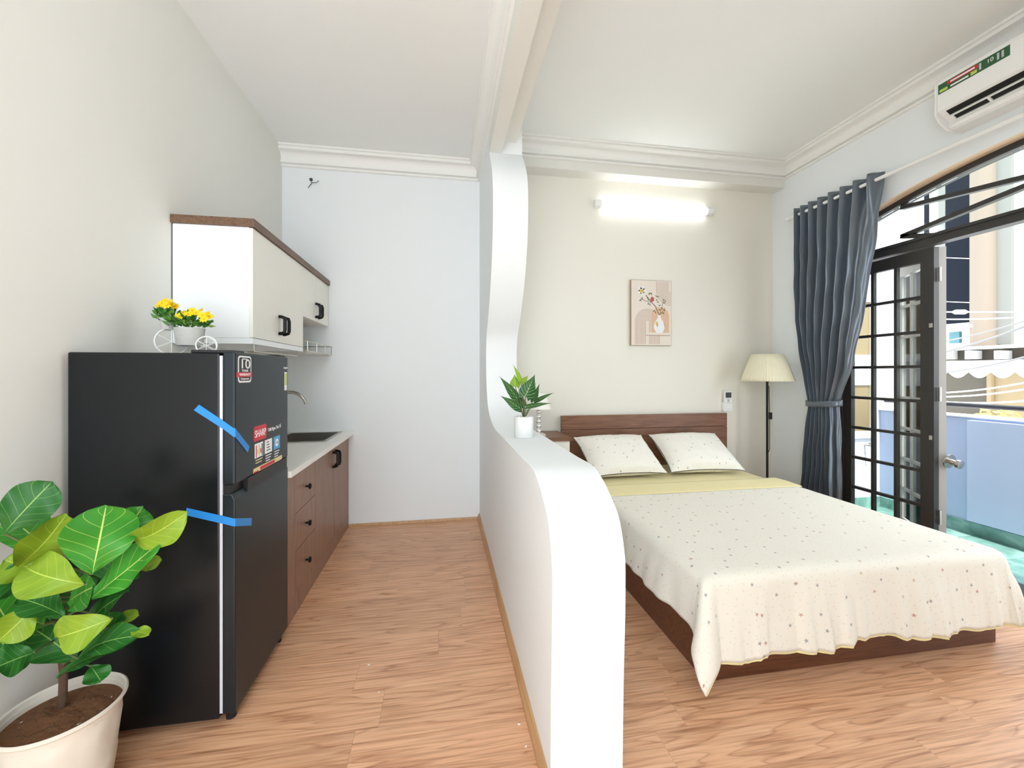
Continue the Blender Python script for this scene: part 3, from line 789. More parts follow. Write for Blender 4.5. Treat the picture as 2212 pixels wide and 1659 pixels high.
# worktop with the sink cut out
SX0, SX1, SY0, SY1 = -1.23, -.85, 3.20, 3.68
mb = MB().box(XL + .002, -.753, 2.255, SY0, .79, .822).box(XL + .002, -.753, SY1, YB - .002, .79, .822).box(XL + .002, SX0, SY0, SY1, .79, .822).box(SX1, -.753, SY0, SY1, .79, .822)
tag(mb.build('worktop', M['quartz'], None), 'white worktop along the left wall behind the fridge', 'worktop')
sk = thing('sink', ((SX0 + SX1) / 2, (SY0 + SY1) / 2, .64), 'stainless steel inset sink at the end of the worktop', 'sink')
mb = MB().box(SX0 + .002, SX1 - .002, SY0 + .002, SY1 - .002, .64, .645)
for b_ in ((SX0 + .002, SX0 + .006, SY0 + .002, SY1 - .002), (SX1 - .006, SX1 - .002, SY0 + .002, SY1 - .002), (SX0 + .006, SX1 - .006, SY0 + .002, SY0 + .006), (SX0 + .006, SX1 - .006, SY1 - .006, SY1 - .002)):
    mb.box(*b_, .645, .823)
mb.build('bowl', M['darksteel'], sk)
mb = MB().box(SX0 - .02, SX0 + .006, SY0 - .02, SY1 + .02, .822, .826).box(SX1 - .006, SX1 + .02, SY0 - .02, SY1 + .02, .822, .826).box(SX0 + .006, SX1 - .006, SY0 - .02, SY0 + .006, .822, .826).box(SX0 + .006, SX1 - .006, SY1 - .006, SY1 + .02, .822, .826)
mb.build('rim', M['steel'], sk, bevel=.001)
MB().lathe([(.001, .645), (.03, .645), (.034, .649), (.028, .651), (.001, .648)], ((SX0 + SX1) / 2, (SY0 + SY1) / 2, 0), 20).build('drain', M['steel'], sk, smooth=True)
fx, fy = -1.275, 3.44
fa = thing('kitchen_tap', (fx, fy, .822), 'chrome gooseneck tap curving over the sink', 'tap')
tip = P(663, 868, 3.23)
pts = [(fx, fy, .83), (fx, fy, 1.05)]
R_ = (tip.x - fx) / 2
for k in range(11):
    a_ = math.pi - math.pi * .93 * k / 10
    pts.append((fx + R_ + R_ * math.cos(a_), fy, 1.055 + R_ * math.sin(a_)))
MB().tube(pts, .0125, 12).build('spout', M['steel'], fa, smooth=True)
MB().lathe([(.026, 0), (.026, .008), (.018, .014), (.016, .05)], (fx, fy, .822), 16).build('tap_base', M['steel'], fa, smooth=True)
MB().tube([(fx, fy + .015, .90), (fx + .01, fy + .07, .93)], [.008, .005], 8).build('lever', M['steel'], fa, smooth=True)

# ---- wall units
WX, WY0 = -.955, 2.31
wc = thing('wall_unit', (-1.14, 2.7, 1.47), 'cream wall cabinet with two tall doors above the fridge', 'cabinet')
box('carcass', M['cabside'], wc, XL + .005, WX - .018, WY0, 3.088, 1.50, 2.065)
box('bottom_panel', M['cabside'], wc, XL + .005, WX, WY0, 3.088, 1.47, 1.499)
box('rear_edge', M['ink'], wc, XL + .001, XL + .005, WY0 - .001, WY0 + .004, 1.47, 2.065)
for y0, y1, hy in ((WY0 + .002, 2.687, 2.655), (2.690, 3.088, 2.722)):
    d = box('door', M['cab'], wc, WX - .018, WX, y0, y1, 1.502, 2.063, bevel=.001)
    handle(d, WX, hy, 1.605, .10)
wc2 = thing('wall_unit', (-1.14, 3.41, 1.70), 'cream wall cabinet with two short doors in the corner', 'cabinet')
box('carcass', M['cab'], wc2, XL + .005, WX - .018, 3.091, 3.742, 1.715, 2.065)
for y0, y1, hy in ((3.092, 3.408, 3.376), (3.411, 3.728, 3.443)):
    d = box('door', M['cab'], wc2, WX - .018, WX, y0, y1, 1.717, 2.063, bevel=.001)
    handle(d, WX, hy, 1.80, .10)
box('filler', M['cab'], wc2, WX - .018, WX - .004, 3.73, 3.742, 1.717, 2.063)
tag(MB().box(XL + .002, WX + .012, WY0 - .014, YB - .004, 2.066, 2.106).build('cabinet_crown', M['walnut_y'], None), 'dark walnut crown strip along the top of the wall cabinets', 'trim')
# wire dish rack under the short unit
rk = thing('dish_rack', (-1.1, 3.35, 1.47), 'chrome wire dish rack below the short corner cabinet', 'dish rack')
rx0, rx1, ry0, ry1 = XL + .01, -.93, 3.10, 3.74
MB().tube([(rx0, ry0, 1.475), (rx1, ry0, 1.475), (rx1, ry1, 1.475), (rx0, ry1, 1.475)], .004, 6, closed=True).build('rack_frame', M['wire'], rk)
MB().tube([(rx0, ry0, 1.545), (rx1, ry0, 1.545), (rx1, ry1, 1.545), (rx0, ry1, 1.545)], .003, 6, closed=True).build('guard_rail', M['wire'], rk)
for k in range(4):
    yy = ry0 + (ry1 - ry0) * k / 3
    MB().tube([(rx1, yy, 1.475), (rx1, yy, 1.545)], .003, 6).build('upright', M['wire'], rk)
for k in range(16):
    xx = rx0 + .02 + (rx1 - rx0 - .03) * k / 15
    MB().tube([(xx, ry0, 1.475), (xx, ry1, 1.475)], .0022, 5).build('rack_wire', M['wire'], rk)
box('drip_tray', M['wire'], rk, rx0, rx1 - .01, ry0 + .01, ry1 - .01, 1.462, 1.466)
# towel wire under the tall unit
MBt = MB().tube([(-.97, 2.36, 1.47), (-.97, 2.36, 1.435), (-.97, 3.02, 1.435), (-.97, 3.02, 1.47)], .003, 6)
tag(MBt.build('hanging_rail', M['wire'], None), 'thin chrome hanging rail under the tall wall cabinet', 'rail')
# loose wires at a hole in the end wall
hk = PY(672, 388, YB)
lw = thing('wire_stub', (hk.x, YB - .02, hk.z - .1), 'loose electric wires sticking out of kitchen end wall', 'wire')
MB().lathe([(.001, 0), (.014, 0), (.014, .003), (.001, .003)], (0, 0, 0), 14).build('wall_hole', M['ink'], lw, xf=Matrix.Translation((hk.x, YB, hk.z)) @ Matrix.Rotation(math.pi / 2, 4, 'X'))
MB().tube([(hk.x, YB - .003, hk.z), (hk.x + .01, YB - .02, hk.z - .04), (hk.x - .015, YB - .03, hk.z - .085)], .003, 6).build('wire', M['ink'], lw)
MB().tube([(hk.x + .01, YB - .02, hk.z - .035), (hk.x + .05, YB - .03, hk.z - .035), (hk.x + .07, YB - .035, hk.z - .02)], .003, 6).build('wire', M['cable'], lw)

# ================================================================== BEDROOM
# ---- bed frame, mattress, cover, pillows
BX0, BX1, BYF = 1.11, 2.68, 1.61
bd = thing('bed', ((BX0 + BX1) / 2, 2.6, 0), 'dark walnut bed frame with a wide plain headboard', 'bed')
hb = MB().box(1.086, 2.782, 3.69, 3.725, 0.0, .795).build('headboard', M['walnut'], bd, bevel=.002)
MB().box(1.086, 2.782, 3.69, 3.725, .798, .925).build('headboard_rail', M['walnut'], bd, bevel=.002)
for nm, b_ in (('side_panel', (BX0, BX0 + .025, BYF + .025, 3.69)), ('side_panel', (BX1 - .025, BX1, BYF + .025, 3.69)), ('foot_panel', (BX0, BX1, BYF, BYF + .025))):
    box(nm, M['bedwood'], bd, *b_, 0, .27, bevel=.002)
MB().box(BX0 + .025, BX1 - .025, BYF + .025, 3.69, .20, .24).build('slat_deck', M['bedwood'], bd)
MX0, MX1, MYF, MYB, MZ = 1.10, 2.68, 1.585, 3.685, .452
def rbox(x0, x1, y0, y1, z0, z1, r): 
    return MB().box(x0, x1, y0, y1, z0, z1)
mt = rbox(MX0 + .006, MX1 - .006, MYF + .006, MYB, .272, MZ - .006, .03).build('mattress', M['mattress'], None)
md = mt.modifiers.new('bevel', 'BEVEL'); md.width = .035; md.segments = 4
for p in mt.data.polygons: p.use_smooth = True
tag(mt, 'mattress in a pale yellow fitted sheet on the bed', 'mattress')
def noise1(x, seed=0.0):
    return (math.sin(x * 1.0 + seed) + .6 * math.sin(x * 2.3 + seed * 2.1 + 1.0) + .4 * math.sin(x * 5.1 + seed * .7 + 2.0)) / 2.0
def cover_fn(off, dl, df, dr_, yb, lift):
    RR = .045
    x0, x1, yf = MX0 + RR - .012, MX1 - RR + .012, MYF + RR - .012
    def bend(e):
        q = RR * math.pi / 2
        if e < q: return RR * math.sin(e / RR), RR * (1 - math.cos(e / RR))
        return RR + (e - q) * .06, RR + (e - q)
    sx0, sx1 = x0 - dl, x1 + dr_; sy0 = yf - df
    def fn(u, v):
        px = sx0 + (sx1 - sx0) * u; py = sy0 + (yb - sy0) * v
        ex = x0 - px if px < x0 else (px - x1 if px > x1 else 0.0)
        sgn = -1 if px < x0 else 1
        ey = yf - py if py < yf else 0.0
        cx, cy = min(max(px, x0), x1), max(py, yf)
        r = math.hypot(ex, ey)
        z = MZ + lift + .004 * noise1(px * 5 + py * 3, 1) * noise1(py * 6 - px * 2, 2)
        if r < 1e-6: return (px, py, z + off)
        if ex > 0 and ey > 0 and sgn < 0:      # the sheet's corner is rounded
            a_, b_ = ex / dl, ey / df
            r *= 1 - .12 * (1 - max(a_, b_) / math.hypot(a_, b_))
        th = math.atan2(ey, ex)          # 0 = pure side, 90 = pure front
        o_, d = bend(r)
        s2 = math.sin(2 * th) ** 2
        if sgn < 0: o_ += s2 * r * .30
        else: o_ += s2 * r * .12
        dd = max(0, d - .03)
        # folds: gathers on the front drop, softer on the sides
        wf = math.sin(th) ** 2
        ph = px * 1.0
        f_front = (.034 * noise1(px * 12, .4) + .014 * noise1(px * 29, 1.7)) * dd / .25 * smoothstep(x0 - .02, x0 + .18, px)
        f_side = .028 * noise1(py * 9, 2.2) * dd / .25
        o_ += max(-.012, f_front * wf + f_side * (1 - wf)) + .018 * dd / .25
        d *= 1 - .0 
        zz = z - d * (1 - .02 * s2) + .022 * dd / .25 * noise1(px * 6.0, 3.0) * wf
        dx, dy = math.cos(th) * sgn, -math.sin(th)
        q = Vector((cx + dx * (o_ + off), cy + dy * (o_ + off), max(zz, .006) + off * .3))
        return q
    uvf = lambda u, v: ((sx0 + (sx1 - sx0) * u), (sy0 + (yb - sy0) * v))
    return fn, uvf
fn, uvf = cover_fn(.004, .27, .345, .27, 2.72, .008)
bc = tag(MB().grid(fn, 170, 110, uvf).build('bed_cover', M['cloth'], None, smooth=True, solid=.003, sharp=180), 'cream star-print bed cover draped over the foot of the bed', 'bed cover')
fn, uvf = cover_fn(.0, .265, .352, .26, 2.70, .005)
MB().grid(fn, 120, 80, uvf).build('lining', M['yellow'], bc, smooth=True, sharp=180)
# folded band of sheet at the top edge of the cover
def band(u, v):
    x = MX0 - .004 + (MX1 - MX0 + .008) * u
    return (x, 2.725 + .26 * v, MZ + .012 + .004 * math.sin(v * math.pi) + .0015 * noise1(x * 9, v))
tag(MB().grid(band, 60, 10).build('folded_sheet', M['yellow'], None, smooth=True, solid=.006), 'pale yellow folded sheet below the pillows', 'sheet')

def pillow(c_px, w, h, t, yaw, lean, label, seed, bottom_y):
    mbp = MB()
    def f(sgn):
        def g(u, v):
            a, b = 2 * u - 1, 2 * v - 1
            prof_ = (max(0, 1 - abs(a) ** 2.6) ** .55) * (max(0, 1 - abs(b) ** 2.6) ** .55)
            px = a * w / 2 * (1 - .07 * (1 - b * b) * abs(a) ** 3)
            py = b * h / 2 * (1 - .09 * (1 - a * a) * abs(b) ** 3)
            wr = .006 * noise1(a * 7 + b * 3, seed) * prof_ + .004 * noise1(b * 14 + a, seed + 1) * (1 - abs(b))
            return (px, py, sgn * (t / 2 * prof_ + .004) + wr)
        return g
    mbp.grid(f(1), 30, 24, lambda u, v: (u * w + seed, v * h)); mbp.grid(f(-1), 30, 24, lambda u, v: (u * w + seed + 3, v * h))
    xf = Matrix.Translation(c_px) @ Matrix.Rotation(yaw, 4, 'Z') @ Matrix.Rotation(lean, 4, 'X')
    return tag(mbp.build('pillow', M['pcloth'], None, smooth=True, xf=xf, sharp=180), label, 'pillow', 'star-print pillows')
pillow(Vector((1.50, 3.37, .618)), .66, .50, .19, math.radians(2), math.radians(30), 'star-print pillow on the partition side of the bed', 1.0, 0)
pillow(Vector((2.225, 3.38, .618)), .66, .50, .19, math.radians(-3), math.radians(30), 'star-print pillow on the floor-lamp side of the bed', 5.0, 0)

# ---- nightstand and crystal lamp
ns = thing('nightstand', (.86, 3.52, 0), 'white nightstand with walnut top behind the partition', 'nightstand')
box('body', M['cab'], ns, .64, 1.05, 3.33, 3.73, 0, .755)
box('top', M['walnut'], ns, .63, 1.06, 3.315, 3.735, .755, .785, bevel=.002)
for z0, z1 in ((.40, .745), (.04, .39)):
    d = box('drawer', M['cab'], ns, .645, 1.045, 3.314, 3.33, z0, z1, bevel=.001)
    MB().sphere((.845, 3.305, (z0 + z1) / 2), .012).build('knob', M['black'], d, smooth=True)
q = P(1162, 940, 3.38)
lx, ly = .80, 3.40
tl = thing('table_lamp', (lx, ly, .785), 'small lamp with stacked crystal balls and white pleated shade', 'lamp')
MB().box(lx - .05, lx + .05, ly - .05, ly + .05, .785, .812).build('base', M['crystal'], tl, bevel=.004)
for k in range(5):
    MB().sphere((lx, ly, .836 + k * .040), .0225, 12, 8).build('crystal_ball', M['crystal'], tl, smooth=True)
MB().tube([(lx, ly, .81), (lx, ly, 1.06)], .004, 8).build('rod', M['steel'], tl)
def pleat(n, amp): return lambda an, z: amp * math.cos(an * n)
MB().lathe([(.105, 1.02), (.092, 1.06), (.055, 1.15)], (lx, ly, 0), 120, pleat(40, .012)).build('shade', M['shade_white'], tl, smooth=True, sharp=80)

# ---- potted arrow-leaf plant on the partition
pp = Vector((.452, 2.28, SHELF))
ap = thing('potted_plant', pp, 'small arrow-leaf plant in ribbed white pot on the partition', 'plant')
MB().lathe([(.048, 0), (.053, .004), (.054, .115), (.050, .118), (.047, .112), (.046, .10)], pp, 72, lambda an, z: .012 * math.cos(an * 36)).build('pot', M['ceramic'], ap, smooth=True, sharp=60)
MB().lathe([(.0455, .095), (.04, .103), (.001, .106)], pp, 24).build('filling', M['print_white'], ap, smooth=True)
mbp = MB(); rr_ = random.Random(2)
for k in range(26):
    an, rad = rr_.uniform(0, 6.28), rr_.uniform(0, .042)
    mbp.sphere(pp + Vector((rad * math.cos(an), rad * math.sin(an), .108)), rr_.uniform(.006, .010), 7, 5)
pb = mbp.build('pebbles', M['print_white'], ap, smooth=True); pb['kind'] = 'stuff'
def blade(base, tipp, width, nrm, shape, m, parent, name='leaf', curl=.0, fold=.12, droop=.0, nu=14, nv=8, ripple=0.0, seed=0, twist=0.0, bend=0.0):
    base, tipp = Vector(base), Vector(tipp); ax = tipp - base; L = ax.length; ax.normalize()
    nrm = Vector(nrm); nrm = (nrm - ax * nrm.dot(ax)).normalized(); sd = ax.cross(nrm)
    def f(u, v):
        b_ = 2 * v - 1
        wv = shape(u) * width / 2
        back = 0.0
        if shape is arrow: back = -.16 * L * abs(b_) ** 1.2 * max(0, 1 - u * 3)
        h = fold * width * (abs(b_) ** 1.4) * shape(u) + curl * L * math.sin(u * math.pi) - droop * L * u * u + (twist * b_ * wv * (u - .3) + bend * L * u ** 2.2) + ripple * width * math.sin(u * 11 + b_ * 2 + seed) * abs(b_)
        return base + ax * (u * L + back) + sd * (b_ * wv) + nrm * h
    return MB().grid(f, nu, nv).build(name, m, parent, smooth=True, sharp=180)
def arrow(u): 
    return max(.012, min(1, (.55 + 2.6 * u)) * (1 - smoothstep(.12, 1.02, u)) ** .8 * 1.05)
def fiddle(u):
    return max(.02, math.sin(math.pi * min(1, u) ** 1.15) ** .6 * (.62 + .5 * u) )
toCam = Vector((-.2, -1, .25))
def cpx(x, y): return (1070 + x * .1085, 780 + y * .1085)
s0 = 2.325
alo = [((600, 690), (790, 265), 290, 'alo', -.06, (0, -.3)), ((430, 740), (75, 300), 190, 'alo', -.02, (.6, .0)), ((490, 940), (95, 690), 180, 'alo', -.05, (.4, .2)), ((755, 790), (885, 445), 140, 'alo', .0, (-.7, 0)),
       ((815, 790), (1175, 628), 100, 'alo', .02, (-.2, .7)), ((630, 905), (1130, 840), 115, 'alo', -.05, (-.2, .7)), ((395, 500), (385, 262), 200, 'alo_lime', .05, (.2, -.2)), ((510, 400), (345, 60), 110, 'alo_lime', .05, (.7, .1)),
       ((540, 420), (655, 285), 120, 'alo_lime', .06, (-.3, .1)), ((550, 880), (390, 640), 190, 'alo', .03, (.3, .1))]
for k, (b_, t_, w, m_, ds, (nx, nz)) in enumerate(alo):
    bp_, tp_ = P(*cpx(*b_), s0 + ds), P(*cpx(*t_), s0 + ds + .02)
    nrm = toCam + Vector((nx, 0, nz))
    blade(bp_, tp_, w * .1085 * s0 / FPX * 1.08, nrm, arrow, M[m_], ap, curl=.05, fold=-.10)
    MB().tube([pp + Vector((0, 0, .10)), (pp + Vector((0, 0, .10))).lerp(bp_, .5) + Vector((0, 0, .01)), bp_], .0025, 6).build('stalk', M['stem'], ap)

# ---- picture
pcx0, pcx1 = PY(1363, 640, 3.722).x, PY(1450, 640, 3.722).x
pz1, pz0 = PY(1363, 604, 3.722).z, PY(1363, 746, 3.722).z
pc = thing('wall_picture', ((pcx0 + pcx1) / 2, 3.735, pz0), 'canvas print of a vase with flowers above the bed', 'picture')
box('canvas_frame', M['canvas_edge'], pc, pcx0, pcx1, 3.72, 3.749, pz0, pz1)
pw_, ph_ = pcx1 - pcx0, pz1 - pz0
cvs = box('canvas', M['canvas'], pc, pcx0 + .003, pcx1 - .003, 3.7185, 3.72, pz0 + .003, pz1 - .003)
def art(nm, m, polys, d):
    mb = MB()
    for poly in polys: mb.prism([(pcx0 + x * pw_, pz0 + z * ph_) for x, z in poly], 1, 3.7185 - d, 3.7185)
    return mb.build(nm, m, cvs)
AS = ph_ / pw_
def strip(pts, w):
    out, inn = [], []
    for i, (x, z) in enumerate(pts):
        a = pts[max(0, i - 1)]; b = pts[min(len(pts) - 1, i + 1)]
        dx, dz = (b[0] - a[0]), (b[1] - a[1]) * AS; l = math.hypot(dx, dz) or 1
        nx, nz = -dz / l * w, dx / l * w
        out.append((x + nx, z + nz / AS)); inn.append((x - nx, z - nz / AS))
    return [[out[i], out[i + 1], inn[i + 1], inn[i]] for i in range(len(pts) - 1)]
polys = []
for k in range(10):       # rainbow arch, lower left
    r = .30 - .028 * k; cx_, cz_ = .40, .36
    pts = [(cx_ - r, .02)] + [(cx_ - r * math.cos(math.pi * t / 20), cz_ + r * math.sin(math.pi * t / 20) / AS) for t in range(21)] + [(cx_ + r, .02)]
    polys += strip(pts, .0045)
for k in range(9):        # hanging arcs, upper right
    r = .36 - .036 * k
    pts = [(.985 - r, .985), (.985 - r, .86)] + [(.985 - r * math.cos(math.pi * t / 24), .86 - r * math.sin(math.pi * t / 24) / AS) for t in range(13)]
    polys += strip(pts, .0045)
art('printed_arcs', M['art_line'], polys, .0003)
def ell(cx_, cz_, rx, rz, n=16): return [(cx_ + rx * math.cos(2 * math.pi * k / n), cz_ + rz * math.sin(2 * math.pi * k / n)) for k in range(n)]
niche = [(.50, .20), (.94, .20)] + [(.72 + .22 * math.cos(math.pi * t / 14), .45 + .22 / AS * math.sin(math.pi * t / 14)) for t in range(15)]
art('printed_niche', M['art_peach'], [niche], .0005)
art('printed_shelf', M['canvas'], [[(.36, .165), (.97, .165), (.97, .20), (.36, .20)]], .0007)
art('printed_shadow', M['art_shadow'], [[(.36, .15), (.97, .15), (.97, .163), (.36, .163)], ell(.76, .29, .08, .085)], .0006)
vase = [(.62, .195), (.78, .195), (.83, .27), (.80, .36), (.73, .43), (.73, .475), (.66, .475), (.66, .43), (.58, .36), (.555, .27)]
art('printed_vase', M['art_white'], [vase], .0009)
art('printed_motif', M['art_yellow'], [ell(.63, .345, .035, .03), ell(.645, .31, .02, .025)], .0011)
art('printed_stems', M['art_brown'], strip([(.69, .47), (.60, .60), (.48, .68), (.36, .77)], .008) + strip([(.52, .66), (.36, .68), (.26, .71)], .005) + strip([(.70, .47), (.76, .60), (.80, .70)], .005) + strip([(.71, .47), (.84, .58)], .005), .0010)
rl_ = random.Random(11); lv = []
for cx_, cz_ in ((.24, .70), (.27, .72), (.22, .685), (.42, .64), (.46, .63), (.40, .73), (.47, .80), (.44, .79), (.50, .79), (.62, .76), (.66, .75), (.63, .70), (.66, .67), (.80, .71), (.84, .69), (.82, .66), (.70, .62), (.76, .57), (.82, .545), (.60, .51), (.56, .53), (.76, .505), (.80, .50), (.70, .55), (.43, .70)):
    a = rl_.uniform(0, 3.14); ca, sa = math.cos(a), math.sin(a)
    lv.append([(cx_ + (x * ca - z * sa), cz_ + (x * sa + z * ca) / AS) for x, z in ((-.035, 0), (0, .013), (.035, 0), (0, -.013))])
art('printed_leaves', M['art_leaf'], lv, .0012)
art('printed_flower', M['art_white'], [ell(.26 + .06 * math.cos(k * 1.25), .835 + .06 / AS * math.sin(k * 1.25), .055, .036, 10) for k in range(5)], .0012)
art('printed_flower', M['art_yellow'], [ell(.26, .83, .05, .034)], .0015)
art('printed_bud', M['art_red'], [ell(.52, .71, .045, .038)], .0014)
art('printed_flower_eye', M['art_brown'], [ell(.265, .835, .014, .010, 8)], .0018)

# ---- tube light
tlz = 1.60 + CAMZ
lt = thing('tube_light', (2.03, 3.72, tlz - .03), 'lit white tube light on the wall above the bed', 'light')
box('back_plate', M['white'], lt, 1.42, 2.64, 3.735, 3.749, tlz - .028, tlz + .028)
MB().prism([(3.735, tlz - .03), (3.715, tlz - .032), (3.70, tlz - .02), (3.696, tlz), (3.70, tlz + .02), (3.715, tlz + .032), (3.735, tlz + .03)], 0, 1.48, 2.58).build('diffuser', M['led'], lt, smooth=True)
for x0, x1 in ((1.415, 1.48), (2.58, 2.645)):
    MB().prism([(3.749, tlz - .034), (3.715, tlz - .036), (3.697, tlz - .023), (3.692, tlz), (3.697, tlz + .023), (3.715, tlz + .036), (3.749, tlz + .034)], 0, x0, x1).build('end_cap', M['white'], lt, smooth=True)

# ---- remote control in its wall holder
ra, rb = PY(1563, 845, 3.73), PY(1580, 888, 3.73)
rm = thing('remote_control', ((ra.x + rb.x) / 2, 3.735, rb.z), 'white remote control in a holder beside the headboard', 'remote control')
box('holder', M['white'], rm, ra.x - .006, rb.x + .006, 3.722, 3.749, rb.z, rb.z + .09)
bd_ = box('handset', M['white'], rm, ra.x, rb.x, 3.716, 3.735, rb.z + .02, ra.z, bevel=.003)
box('display', M['ink'], bd_, ra.x + .012, rb.x - .012, 3.7145, 3.716, ra.z - .065, ra.z - .012)
MB().lathe([(.001, 0), (.013, 0), (.013, .002), (.001, .002)], (0, 0, 0), 16).build('button', M['gasket'], bd_, xf=Matrix.Translation(((ra.x + rb.x) / 2, 3.716, ra.z - .095)) @ Matrix.Rotation(math.pi / 2, 4, 'X'))
for dz in (.077, .115): box('button', M['gasket'], bd_, ra.x + .014, rb.x - .014, 3.7145, 3.716, ra.z - dz - .004, ra.z - dz)

# ---- floor lamp
lx, ly = 3.03, 3.46
flp = thing('floor_lamp', (lx, ly, 0), 'slim black floor lamp with pleated cream shade in the corner', 'lamp')
MB().lathe([(.14, 0), (.14, .012), (.13, .02), (.012, .026)], (lx, ly, 0), 40).build('base', M['black'], flp, smooth=True)
MB().tube([(lx, ly, .02), (lx, ly, 1.30)], .0105, 12).build('pole', M['black'], flp, smooth=True)
MB().lathe([(.012, 1.235), (.02, 1.24), (.02, 1.25), (.016, 1.255), (.016, 1.32)], (lx, ly, 0), 16).build('socket', M['black'], flp, smooth=True)
MB().tube([(lx + .014, ly - .006, 1.2), (lx + .016, ly - .012, .97), (lx + .015, ly - .012, .6), (lx - .012, ly - .012, .55), (lx - .013, ly - .01, .35), (lx + .012, ly - .012, .2), (lx + .014, ly - .01, .03)], .0035, 6).build('cord', M['blackplastic'], flp)
box('switch', M['blackplastic'], flp, lx + .008, lx + .032, ly - .026, ly - .008, .885, .95, bevel=.003)
rs = random.Random(5); ks = [rs.uniform(.6, 1.4) for _ in range(200)]
MB().lathe([(.224, 1.245), (.205, 1.29), (.168, 1.40), (.130, 1.497)], (lx, ly, 0), 240, lambda an, z: .014 * math.cos(an * 60) * ks[int(an * 30) % 200]).build('shade', M['shade'], flp, smooth=True, solid=.002, sharp=120)
MB().sphere((lx, ly, 1.36), .03, 12, 8).build('bulb', M['white'], flp, smooth=True)
for k in range(3):
    a = k * 2.094 + .3
    MB().tube([(lx, ly, 1.31), (lx + .125 * math.cos(a), ly + .125 * math.sin(a), 1.49)], .0025, 5).build('shade_spoke', M['black'], flp)

# ---- curtain and rod
XC = 3.255; ZR = CAMZ + 1.47
rd = thing('curtain_rod', (XC, 1.8, ZR - .02), 'white curtain rod above the arched balcony doorway', 'curtain rod')
MB().tube([(XC, 3.43, ZR), (XC, .15, ZR)], .0135, 14).build('pole', M['white'], rd, smooth=True)
MB().lathe([(.012, 0), (.02, .006), (.022, .02), (.014, .034), (.02, .045), (.001, .055)], (0, 0, 0), 16).build('finial', M['white'], rd, smooth=True, xf=Matrix.Translation((XC, 3.425, ZR)) @ Matrix.Rotation(-math.pi / 2, 4, 'X'))
for yy in (3.40, .3):
    MB().tube([(XC, yy, ZR), (XR, yy, ZR)], .008).tube([(XR - .008, yy, ZR - .0), (XR, yy, ZR)], .025, 16).build('bracket', M['white'], rd)
YLt = [(2.85, 3.375), (1.8, 3.36), (1.06, 3.235), (.8, 3.25), (.0, 3.335)]
YRt = [(2.85, 2.615), (2.4, 2.65), (1.9, 2.72), (1.4, 2.83), (1.06, 2.955), (.85, 2.935), (.4, 2.925), (0, 2.93)]
NP = 8
def curt(u, v):
    z = 2.845 - v * (2.845 - .015)
    yl, yr = interp(z, YLt), interp(z, YRt)
    uu = u ** (1.25 if z > 1.06 else 1.0)
    yy = yl + (yr - yl) * uu
    amp = .042 * (1 - .45 * math.exp(-((z - 1.06) / .22) ** 2))
    ph = u * NP * 2 * math.pi
    w = math.cos(ph)
    w = math.copysign(abs(w) ** .7, w)
    # the facing edge lies flatter and swings out
    edge = smoothstep(.80, .93, u)
    x = XC + amp * w * (1 - .75 * edge * (1 - smoothstep(2.5, 2.8, z))) - .03 * edge * (1 - smoothstep(2.3, 2.8, z)) * smoothstep(1.06, 1.3, z) * (1 - u) * 5
    x += .012 * noise1(z * 4 + u * 9, 1.0) * (1 - smoothstep(2.4, 2.8, z))
    return (x, yy + .004 * math.sin(ph * 2) * (1 - edge), z)
cu = MB().grid(curt, 260, 90).build('curtain', M['curtain'], None, smooth=True, solid=.003, sharp=180)
tag(cu, 'slate grey satin eyelet curtain tied back beside the door', 'curtain')
def tie(u, v):
    a = 2 * math.pi * u
    return (XC + .004 + .066 * math.cos(a), 3.095 + .165 * math.sin(a), 1.06 + (v - .5) * .05 + .012 * math.cos(a + .8))
MB().grid(tie, 40, 3).build('tieback', M['curtain'], cu, smooth=True, solid=.003)
for k in range(NP):
    u = (k + .5 * .5 + .25) / NP
    yl, yr = 3.375, 2.615
    yy = yl + (yr - yl) * (u ** 1.25)
    ring = [(XC + .026 * math.cos(t * math.pi / 8), yy, ZR + .026 * math.sin(t * math.pi / 8)) for t in range(16)]
    MB().tube(ring, .0055, 8, closed=True).build('eyelet', M['steel'], cu, smooth=True)

# ---- air conditioner
AY1, AY0 = 2.18, 1.36
ac = thing('air_conditioner', (3.25, (AY0 + AY1) / 2, 2.89), 'white wall air conditioner with green label above curtain rod', 'air conditioner')
MB().prism([(XR - .001, 3.20), (3.15, 3.20), (3.135, 3.185), (3.13, 3.16), (3.13, 2.995), (3.145, 2.985), (3.225, 2.935), (3.225, 2.897), (3.245, 2.885), (XR - .001, 2.885)], 1, AY0 + .012, AY1 - .012).build('body', M['white'], ac, bevel=.003)
for y0, y1 in ((AY0, AY0 + .012), (AY1 - .012, AY1)):
    MB().prism([(XR - .002, 3.20), (3.15, 3.20), (3.132, 3.185), (3.127, 3.16), (3.127, 2.975), (3.15, 2.935), (3.22, 2.885), (3.245, 2.88), (XR - .002, 2.88)], 1, y0, y1).build('end_cap', M['white'], ac, bevel=.003)
